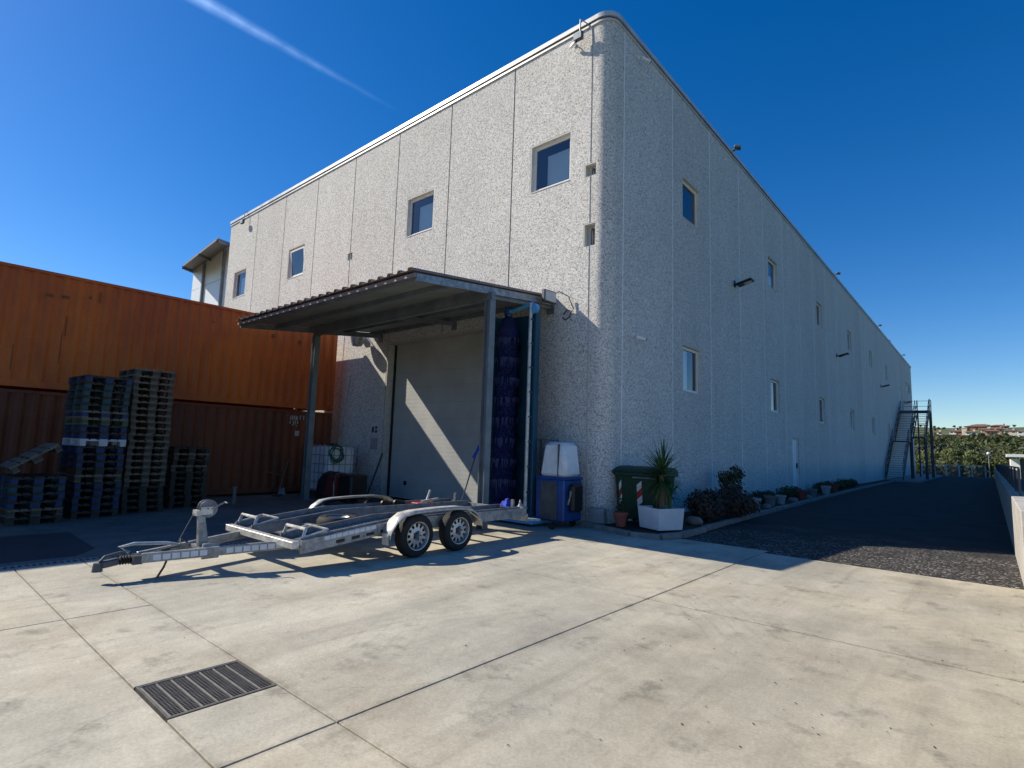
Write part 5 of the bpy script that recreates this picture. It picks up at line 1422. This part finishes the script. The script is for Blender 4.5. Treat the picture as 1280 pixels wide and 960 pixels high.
def leaves(mb, blobs, n, size, rnd, shell=0.45):
    """leaf faces spread through ellipsoid blobs (cx,cy,cz,rx,ry,rz), uneven"""
    tot = sum(b[3]*b[5] for b in blobs)
    for b in blobs:
        k = int(n*b[3]*b[5]/tot)
        for _ in range(k):
            v = Vector((rnd.gauss(0, 1), rnd.gauss(0, 1), rnd.gauss(0, 1))).normalized()
            rr = (shell+(1-shell)*rnd.random()**0.6)*rnd.uniform(0.85, 1.12)
            p = Vector((b[0]+v.x*b[3]*rr, b[1]+v.y*b[4]*rr, b[2]+v.z*b[5]*rr))
            s = size*rnd.uniform(0.6, 1.3)
            nrm = (v+Vector((rnd.gauss(0, .6), rnd.gauss(0, .6), rnd.gauss(0.3, .6)))).normalized()
            a = nrm.cross(Vector((rnd.random(), rnd.random(), rnd.random()+0.1))).normalized(); c = nrm.cross(a)
            mb.quad(p-a*s*0.5, p-c*s*0.28+a*s*0.05, p+a*s*0.5, p+c*s*0.28+a*s*0.05)
def shrub(x, y, z, blobs, n, size, m, label, seed, stems=5, h=0.5):
    t = thing('shrub', (x, y, z), label, 'shrub')
    rnd = random.Random(seed); mb = MB()
    leaves(mb, [(x+b[0], y+b[1], z+b[2], b[3], b[4], b[5]) for b in blobs], n, size, rnd)
    mb.build('foliage', m, t, fix=False)
    st = MB()
    for i in range(stems):
        b = blobs[i % len(blobs)]
        st.tube([(x+rnd.gauss(0, .04), y+rnd.gauss(0, .04), z-0.01), (x+b[0]*0.5+rnd.gauss(0, .05), y+b[1]*0.5, z+b[2]*0.6), (x+b[0]+rnd.gauss(0, .1), y+b[1]+rnd.gauss(0, .1), z+b[2]+b[5]*0.7)], 0.010, 5)
    st.build('stem', TRUNK, t)
    return t
pot(-6.02, 10.62, 0.105, 0.15, 0.30, 'terracotta pot with a sprig, on the kerb in front of the green bin')
mb = MB(); rnd = random.Random(6); leaves(mb, [(-6.02, 10.62, 0.60, 0.10, 0.10, 0.20)], 90, 0.06, rnd); mb.cyl((-6.02, 10.62, 0.37), (-6.02, 10.62, 0.65), 0.008, 5)
tag(mb.build('sprig', SHRG, fix=False), 'thin green sprig growing in the terracotta pot by the bin', 'plant')
shrub(-5.35, 13.6, 0.075, [(0, 0, .40, .50, .62, .36), (-.25, .5, .35, .40, .5, .32), (.15, -.4, .30, .42, .42, .28)], 2100, 0.10, SHRR, 'wide low reddish shrub spilling over the kerb past the yucca', 3)
shrub(-5.15, 14.75, 0.075, [(0, 0, .42, .55, .6, .38), (.1, .4, .3, .5, .5, .26)], 1900, 0.10, SHRR, 'low reddish shrub next to the tall upright shrub', 4)
shrub(-5.70, 16.4, 0.075, [(0, 0, .70, .34, .36, .36), (0.10, .12, 1.06, .24, .28, .24), (-.16, -.1, .95, .20, .2, .22), (-.05, 0, .32, .30, .3, .3)], 1700, 0.085, SHR, 'tall upright dark shrub against the long wall', 5)
rnd = random.Random(14)
lowp = [(18.3, .34, SHRG), (19.6, .42, SHR), (21.0, .36, SHRG), (22.6, .46, SHRG), (24.3, .40, SHR), (28.6, .44, SHRG), (30.6, .48, SHR), (32.4, .42, SHRG), (34.2, .50, SHRG), (36.0, .46, SHR)]
for i, (y, s, m) in enumerate(lowp):
    x = -5.95+rnd.uniform(-.12, .12)
    lab = ['spidery green plant in the bed, first beyond the tall upright shrub', 'dusky low plant in the bed, second beyond the tall upright shrub', 'low green plant in the bed, third beyond the tall upright shrub', 'bushy green plant in the bed, fourth beyond the tall upright shrub', 'dusky low plant just short of the white side door',
           'low green plant just past the white side door', 'dusky plant in the bed, second past the white side door', 'low green plant in the bed, third past the white side door', 'dense dark green plant, second to last in the bed', 'dense dark plant at the end of the bed'][i]
    shrub(x, y, 0.075, [(0, 0, s*0.55, s*0.75, s*1.15, s*0.55), (rnd.uniform(-.1, .1), .3, s*0.5, s*.55, s*.8, s*0.45)], 750, 0.085, m, lab, 30+i, 4)
WPOT = mat('pale_pot', (0.45, 0.44, 0.42), (0.35, 0.34, 0.33), 0.8); GPOT = mat('grey_pot', (0.20, 0.22, 0.22), rough=0.8)
for i, (x, y, r, h, m, lab) in enumerate(((-5.42, 17.6, .17, .34, WPOT, 'pale pot at the kerb just beyond the tall upright shrub'), (-5.42, 19.1, .18, .34, GPOT, 'grey pot at the kerb, second beyond the tall upright shrub'), (-5.44, 20.4, .16, .30, WPOT, 'pale pot at the kerb, third beyond the tall upright shrub'),
        (-5.48, 23.3, .20, .36, TERRA, 'terracotta pot at the kerb before the white side door'), (-5.52, 25.2, .18, .34, GPOT, 'grey pot at the kerb before the white side door'), (-5.60, 28.0, .20, .36, WPOT, 'pale pot at the kerb past the white side door'), (-5.66, 30.0, .22, .38, TERRA, 'terracotta pot at the kerb past the white side door'))):
    pot(x, y, 0.075, r, h, lab, m)
for i, (x, y, s) in enumerate(((-5.25, 16.2, .14), (-5.3, 18.3, .12), (-5.36, 21.6, .15), (-5.45, 24.2, .12), (-5.2, 12.5, .16))):
    rr = random.Random(i); mb = MB(); bm = bmesh.new(); bmesh.ops.create_icosphere(bm, subdivisions=2, radius=s)
    for v in bm.verts: v.co = Vector((v.co.x*1.2, v.co.y, v.co.z*0.7))*(1+rr.uniform(-.12, .12))
    for v in bm.verts: mb.v.append((x+v.co.x, y+v.co.y, 0.075+s*0.5+v.co.z))
    for f in bm.faces: mb.f.append(tuple(v.index for v in f.verts))
    bm.free(); tag(mb.build('garden_stone', KERB, smooth=True), 'rough grey stone lying at the edge of the planting bed', 'stone', 'stones in the bed')

# ------------------------------------------------------------------ outside stairs at the far end
st = thing('outside_stairs', (-5.6, 60, 0.12), 'dark blue steel outside stairs climbing to the upper door at the far end', 'stairs')
STB = mat('blue_grey_steel', (0.05, 0.065, 0.09), (0.035, 0.045, 0.06), 0.5, 0.3)
TREAD = mat('stair_tread', (0.20, 0.22, 0.25), (0.14, 0.155, 0.18), 0.5, 0.4)
def flight(xa, xb, ya, za, yb_, zb, n, name):
    f = MB()
    for x in (xa, xb):
        f.hexa([(x-.03, ya, za-.14), (x+.03, ya, za-.14), (x+.03, yb_, zb-.14), (x-.03, yb_, zb-.14)], [(x-.03, ya, za+.12), (x+.03, ya, za+.12), (x+.03, yb_, zb+.12), (x-.03, yb_, zb+.12)])
    fo = f.build('stringer', STB, st)
    for i in range(n):
        t = (i+0.5)/n; y = ya+(yb_-ya)*t; z = za+(zb-za)*t
        MB().box(xa+.031, xb-.031, y-0.13, y+0.13, z, z+0.035).build('tread', TREAD, fo)
    for x in (xa, xb):
        rl = MB()
        rl.tube([(x, ya, za+1.05), (x, yb_, zb+1.05)], 0.025, 6)
        rl.tube([(x, ya, za+0.6), (x, yb_, zb+0.6)], 0.015, 6)
        m_ = 5
        for i in range(m_+1):
            t = i/m_; y = ya+(yb_-ya)*t; z = za+(zb-za)*t; rl.cyl((x, y, z+.1), (x, y, z+1.05), 0.02, 6)
        rl.build('handrail', STB, fo)
    return fo
flight(-6.36, -5.22, 53.2, 0.22, 58.6, 3.30, 17, 'lower')
MB().box(-6.40, -5.18, 58.6, 60.0, 3.24, 3.34).build('landing', STB, st)
flight(-6.36, -5.22, 60.0, 3.38, 65.4, 6.40, 17, 'upper')
MB().box(-6.45, -4.10, 65.4, 67.6, 6.34, 6.46).build('landing', STB, st)
flight(-5.05, -4.15, 60.4, 3.70, 65.4, 6.40, 15, 'side')
MB().box(-5.10, -4.10, 58.9, 60.4, 3.60, 3.70).build('landing', STB, st)
PANEL = mat_mesh_screen('stair_mesh_infill', (0.04, 0.05, 0.07), 0.72)
for x in (-5.20, -4.13):
    ya, za, yb_, zb = (53.2, .35, 58.6, 3.42) if x == -5.20 else (60.4, 3.82, 65.4, 6.52)
    MB().quad((x+.035, ya, za), (x+.035, yb_, zb), (x+.035, yb_, zb+0.9), (x+.035, ya, za+0.9)).build('mesh_infill', PANEL, st, fix=False)
lr = MB()
for (a, b) in (((-6.4, 67.58), (-4.12, 67.58)), ((-4.12, 65.42), (-4.12, 67.58))):
    for h in (0.55, 1.08): lr.tube([(a[0], a[1], 6.46+h), (b[0], b[1], 6.46+h)], 0.022, 6)
for (x, y) in ((-6.38, 67.58), (-5.2, 67.58), (-4.12, 67.58), (-4.12, 66.5), (-4.12, 65.45)): lr.cyl((x, y, 6.46), (x, y, 7.54), 0.025, 6)
for (x, y) in ((-5.08, 58.95), (-4.12, 58.95), (-4.12, 60.35)): lr.cyl((x, y, 3.7), (x, y, 4.75), 0.025, 6)
lr.tube([(-5.08, 58.95, 4.75), (-4.12, 58.95, 4.75), (-4.12, 60.35, 4.75)], 0.022, 6)
lr.build('landing_rail', STB, st)
for (x, y, z) in ((-5.05, 59.0, 3.60), (-4.15, 59.0, 3.60), (-4.15, 60.2, 3.60), (-5.2, 67.4, 6.34), (-4.15, 67.4, 6.34), (-4.15, 65.6, 6.34), (-5.2, 59.3, 3.24)):
    MB().box(x-0.06, x+0.06, y-0.06, y+0.06, 0.12, z).build('column', STB, st)

# ------------------------------------------------------------------ low wall and fence on the right, end fence
WALLC = mat('cast_wall_concrete', (0.50, 0.47, 0.43), (0.38, 0.36, 0.33), 0.85, scale=2.2, detail=8, fine=0.12, bump=0.2, world_co=True)
lw = thing('low_wall', (0.40, 40, 0), 'low grey concrete wall along the open side of the asphalt lane', 'wall')
yy = 10.15
while yy < 82:
    L = 5.98
    MB().box(0.27, 0.53, yy+0.01, min(yy+L, 82), -0.05, 1.08).build('wall_section', WALLC, lw, bevel=0.012)
    yy += 6.0
SCR = mat_mesh_screen('dark_fence_screen', (0.045, 0.06, 0.075), 0.93)
fe = thing('wall_fence', (0.42, 40, 1.08), 'dark screened fence standing on the low concrete wall', 'fence')
yy = 14.6
k = 0
while yy < 82:
    MB().box(0.39, 0.43, yy-0.02, yy+0.02, 1.08, 1.60).build('post', STEELD, fe)
    if yy+2.5 <= 82.2: MB().quad((0.41, yy+.022, 1.09), (0.41, yy+2.478, 1.09), (0.41, yy+2.478, 1.56), (0.41, yy+.022, 1.56)).build('screen_panel', SCR, fe, fix=False)
    yy += 2.5
MB().box(0.395, 0.425, 14.6, 82, 1.601, 1.63).build('top_rail', STEELD, fe)
ef = thing('end_fence', (-2.5, 82, 0), 'galvanised mesh fence closing the far end of the asphalt lane', 'fence')
PALEP = mat('pale_fence_paint', (0.62, 0.63, 0.62), (0.5, 0.51, 0.5), 0.6)
MESHP = mat_mesh_screen('wire_mesh', (0.16, 0.17, 0.16), 0.55)
ep = [-6.2, -5.0, -3.9, -2.75, -1.6, -0.45]
for i, x in enumerate(ep):
    MB().box(x-0.07, x+0.07, 81.93, 82.07, -0.01, 1.25).build('post', PALEP, ef)
    if i+1 < len(ep):
        MB().quad((x+.05, 82, 0.05), (ep[i+1]-.05, 82, 0.05), (ep[i+1]-.05, 82, 1.12), (x+.05, 82, 1.12)).build('mesh_panel', MESHP, ef, fix=False)
MB().box(-6.2, -0.45, 81.96, 82.04, 1.251, 1.32).build('top_rail', PALEP, ef)
gp = thing('gate_frame', (-5.9, 80.5, 0), 'small pale tubular gate frame by the foot of the end fence', 'gate')
MB().tube([(-6.05, 79.5, -.01), (-6.05, 79.5, 1.35), (-5.45, 79.5, 1.35), (-5.45, 79.5, -.01)], 0.04, 8).build('frame', WHITEP, gp)
MB().tube([(-6.05, 79.5, 0.7), (-5.45, 79.5, 0.7)], 0.03, 8).build('rail', WHITEP, gp)
lp = thing('lamp_post', (-0.1, 84.5, -0.3), 'small globe lamp post behind the corner of the end fence', 'street lamp')
MB().cyl((-0.1, 84.5, -0.35), (-0.1, 84.5, 2.55), 0.05, 10).build('pole', GALV, lp)
MB().lathe([(0.03, 0), (0.17, 0.06), (0.21, 0.18), (0.15, 0.32), (0.03, 0.38)], (-0.1, 84.5, 2.55), n=16).build('globe', LENS, lp, smooth=True)

# ------------------------------------------------------------------ far side: white building, trees, houses, hill
def on_ground(px, Y):
    p = at(px, 575, Y); return p.x, Y, terrain_z(p.x, Y)
wb = thing('white_shed', (6, 92, -0.6), 'small white flat-roofed shed with a projecting canopy beyond the fence', 'building')
pa, pb = at(1263, 572, 92), at(1275.5, 588, 92)
z0 = terrain_z(pa.x, 92)
MB().box(pa.x, pb.x, 92, 97, z0-0.3, at(1268, 573.5, 92).z).build('wall', mat('bright_white_wall', (0.82, 0.82, 0.80), (0.74, 0.74, 0.72), 0.7), wb)
MB().box(pb.x, pb.x+6, 93.2, 97, z0-0.3, at(1268, 573.5, 92).z).build('recess_wall', STEELD, wb)
ca, cb = at(1258.5, 571, 92), at(1258.5, 567.5, 92)
MB().box(ca.x, pb.x+8, 91, 98, ca.z, cb.z).build('roof_slab', WHITEP, wb)
LEAFA = mat_leaf('olive_leaf', (0.10, 0.11, 0.05), (0.04, 0.05, 0.025), 0.2)
LEAFB = mat_leaf('bright_leaf', (0.115, 0.135, 0.04), (0.05, 0.065, 0.022), 0.25)
LEAFC = mat_leaf('dark_leaf', (0.06, 0.072, 0.038), (0.025, 0.034, 0.018), 0.15)
BARK = mat('tree_bark', (0.12, 0.09, 0.065), (0.07, 0.055, 0.04), 0.95, scale=8)
def tree_proto(m, seed, label):
    rnd = random.Random(seed); t = thing('tree', (0, 0, 0), label, 'tree', 'trees in the valley beyond the fence')
    blobs = []
    for i in range(11):
        a = rnd.uniform(0, 6.28); r = rnd.uniform(0, .55)
        blobs.append((r*math.cos(a), r*math.sin(a), 0.62+rnd.uniform(-.28, .22), rnd.uniform(.18, .32), rnd.uniform(.18, .32), rnd.uniform(.12, .20)))
    mb = MB(); leaves(mb, blobs, 2400, 0.095, rnd, 0.72); mb.build('crown', m, t, fix=False)
    tk = MB(); tk.cyl((0, 0, -0.05), (0.02, 0, 0.45), 0.035, 8, 0.022)
    for b in blobs[:6]: tk.tube([(0.01, 0, 0.35), (b[0]*.5, b[1]*.5, b[2]*.8), (b[0], b[1], b[2])], 0.010, 5)
    tk.build('trunk', BARK, t); return t
tprot = []
def put_tree(kind, px, pytop, Y, wide, lab):
    """a tree on the valley floor whose top shows at the pixel; wide = crown width / height"""
    x, y, z = on_ground(px, Y); ztop = at(px, pytop, Y).z; h = max(2.0, (ztop-z)/0.98)
    while len(tprot) <= kind: tprot.append(None)
    if tprot[kind] is None:
        tprot[kind] = tree_proto((LEAFA, LEAFB, LEAFC)[kind], 50+kind, lab); KIDS[tprot[kind].name] = list(tprot[kind].children); o = tprot[kind]; o['label'] = lab
    else: o = dup(tprot[kind], (0, 0, 0), 0, 1, lab, 'trees in the valley beyond the fence')
    o.location = (x, y, z); o.rotation_euler = (0, 0, random.uniform(0, 6.28)); o.scale = (h*wide, h*wide, h)
KN = ('olive green tree in the valley beyond the end fence', 'bright green tree in the valley beyond the end fence', 'dark green tree in the valley beyond the end fence')
rt_ = random.Random(33)
for row, (Y, py, step, wd) in enumerate(((112, 572, 13, .62), (128, 566, 12, .62), (148, 560, 11, .66), (172, 554, 10, .7), (205, 550, 9, .75), (245, 547, 9, .8))):
    px = 1146+rt_.uniform(0, 8)
    while px < 1302:
        kind = rt_.choice((0, 0, 1, 2) if row > 1 else (1, 1, 0, 2))
        if row < 2 and 1165 < px < 1200: kind = 1
        land = ('behind the metal stairs' if px < 1165 else 'between the stairs and the tower' if px < 1200 else 'below the slim tower' if px < 1226 else 'around the globe lamp post' if px < 1250 else 'near the white shed')
        lab = '%s tree %s, %s' % (('olive green', 'bright green', 'dark green')[kind], ('just beyond the end fence', 'in the second row', 'in the valley bottom', 'on the foot of the far slope', 'half-way up the far slope', 'close under the houses')[row], land)
        put_tree(kind, px, py+rt_.gauss(0, 2.6)+(2 if px > 1235 and row < 2 else 0), Y*rt_.uniform(.97, 1.03), wd*rt_.uniform(.85, 1.15), lab)
        px += step*rt_.uniform(.7, 1.3)
# houses on the hill
TILE = mat('roof_tile_terracotta', (0.25, 0.135, 0.09), (0.16, 0.09, 0.065), 0.85, scale=1)
PANEH = mat('house_window_dark', (0.04, 0.045, 0.05), rough=0.2)
WALLS = [mat('house_wall_%s' % n, c, tuple(x*.88 for x in c), 0.85, scale=0.4) for n, c in (('white', (.72, .69, .63)), ('pink', (.48, .28, .20)), ('ochre', (.62, .48, .28)), ('cream', (.66, .57, .45)), ('brick', (.34, .15, .10)))]
def house(px, pyb, pyt, Y, wpx, wi, label, hip=True, tower=False):
    a, b = at(px-wpx/2, pyb, Y), at(px+wpx/2, pyb, Y); top = at(px, pyt, Y).z
    x0, x1, zb = a.x, b.x, a.z; W = x1-x0; D = min(W*0.8, 12); H_ = top-zb; eave = zb+H_*(0.74 if not tower else .92)
    t = thing('house', ((x0+x1)/2, Y, zb), label, 'house', 'houses on the far hill')
    fl = terrain_z((x0+x1)/2, Y)
    MB().box(x0, x1, Y, Y+D, min(fl, zb)-1.5, eave).build('wall', WALLS[wi], t)
    o = 0.5; r = MB(); xm0, xm1 = (x0+D*.35, x1-D*.35) if W > D*0.9 else ((x0+x1)/2-.1, (x0+x1)/2+.1)
    ym = Y+D/2
    r.v += [(x0-o, Y-o, eave), (x1+o, Y-o, eave), (x1+o, Y+D+o, eave), (x0-o, Y+D+o, eave), (xm0, ym, top), (xm1, ym, top)]
    r.f += [(0, 1, 5, 4), (1, 2, 5), (2, 3, 4, 5), (3, 0, 4), (3, 2, 1, 0)]
    ro = r.build('roof', TILE, t)
    MB().box(x0+W*.7, x0+W*.7+.7, ym-.4, ym+.3, eave+.3, top+.6).build('chimney', WALLS[wi], ro)
    n = max(2, int(W/3.2)); hh = eave-zb
    for fl_ in range(2 if hh > 5 else 1):
        for i in range(n):
            xx = x0+W*(i+.5)/n; zz = zb+hh*(0.22+0.5*fl_) if hh > 5 else zb+hh*.35
            MB().box(xx-.55, xx+.55, Y-.06, Y-.004, zz, zz+min(1.5, hh*.35)).build('window', PANEH, t)
HS = [(1168, 548, 542.5, 300, 14, 0, 'low white house among trees on the lower slope'), (1172, 543.5, 539, 330, 9, 3, 'small cream house above the low white one'),
      (1192, 542.5, 537, 380, 10, 0, 'white-walled tiled house left of the tower on the hill'), (1200, 543, 538, 372, 10, 4, 'brick-red house beside the tower on the hill'),
      (1214, 543.5, 538.5, 350, 14, 0, 'white gabled house right of the tower on the hill'), (1221, 539, 531, 420, 30, 4, 'long brick-coloured block under the white top house'),
      (1226, 535.5, 529.8, 455, 22, 0, 'long white house at the top of the hill with a dark flat roof'), (1240, 543.5, 537, 360, 18, 1, 'pink tiled house in the middle of the hill village'),
      (1243, 549, 543, 320, 26, 2, 'ochre house lowest on the hill village'), (1250, 537, 530.5, 450, 24, 4, 'brown-roofed house on the crest of the hill'), (1255, 536, 532, 440, 9, 0, 'small white house front on the crest'),
      (1263, 542, 537, 380, 16, 3, 'cream house right of the pink one on the hill'), (1279, 543, 537, 370, 14, 0, 'white house at the right end of the hill village'), (1247, 541, 534, 400, 16, 1, 'pink house behind the middle of the hill village'), (1232, 541, 535, 400, 12, 3, 'cream house between the brick block and the pink house')]
for h in HS: house(*h)
tw = at(1205.5, 543, 365); tt = at(1205.5, 535.5, 365)
tag(MB().box(tw.x-1.0, tw.x+1.0, 365, 367, tw.z-3, tt.z).box(tw.x-1.2, tw.x+1.2, 364.8, 367.2, tt.z+.01, tt.z+.4).build('tower', WALLS[3]), 'slim cream tower among the hill houses', 'tower')
# trees between the houses
for i in range(46):
    px = 1150+135*rt_.random(); Y = rt_.uniform(290, 470); py = 545.5-8*(Y-290)/180+rt_.gauss(0, 1.5)
    kind = 2 if rt_.random() < .6 else 0; put_tree(kind, px, py, Y, .75, '%s tree %s the hill houses, %s' % (('olive green', '', 'dark green')[kind], 'low among' if Y < 350 else 'up among' if Y < 410 else 'on the crest behind', 'short of the tower' if px < 1205 else 'above the ochre house' if px < 1245 else 'past the ochre house'))
# distant wooded ridge
rg = MB(); n = 60
for i in range(n+1):
    px = 1120+200*i/n; bump_ = math.exp(-((px-1177)/15)**4)*7.5+math.exp(-((px-1262)/12)**2)*1.5
    p = at(px, 542.5-bump_-0.8*math.sin(px*.35)*.4, 900); q = at(px, 560, 900)
    rg.v += [(p.x, 900, p.z), (q.x, 860, q.z-20), (p.x, 960, p.z-6)]
for i in range(n): rg.f += [(3*i, 3*i+1, 3*i+4, 3*i+3), (3*i, 3*i+3, 3*i+5, 3*i+2)]
struct(rg.build('far_hill', mat('wooded_ridge', (0.06, 0.085, 0.05), (0.035, 0.055, 0.03), 0.95, scale=.05, detail=8, fine=.3, fscale=.6, world_co=True), loc=(0, 900, 0)))
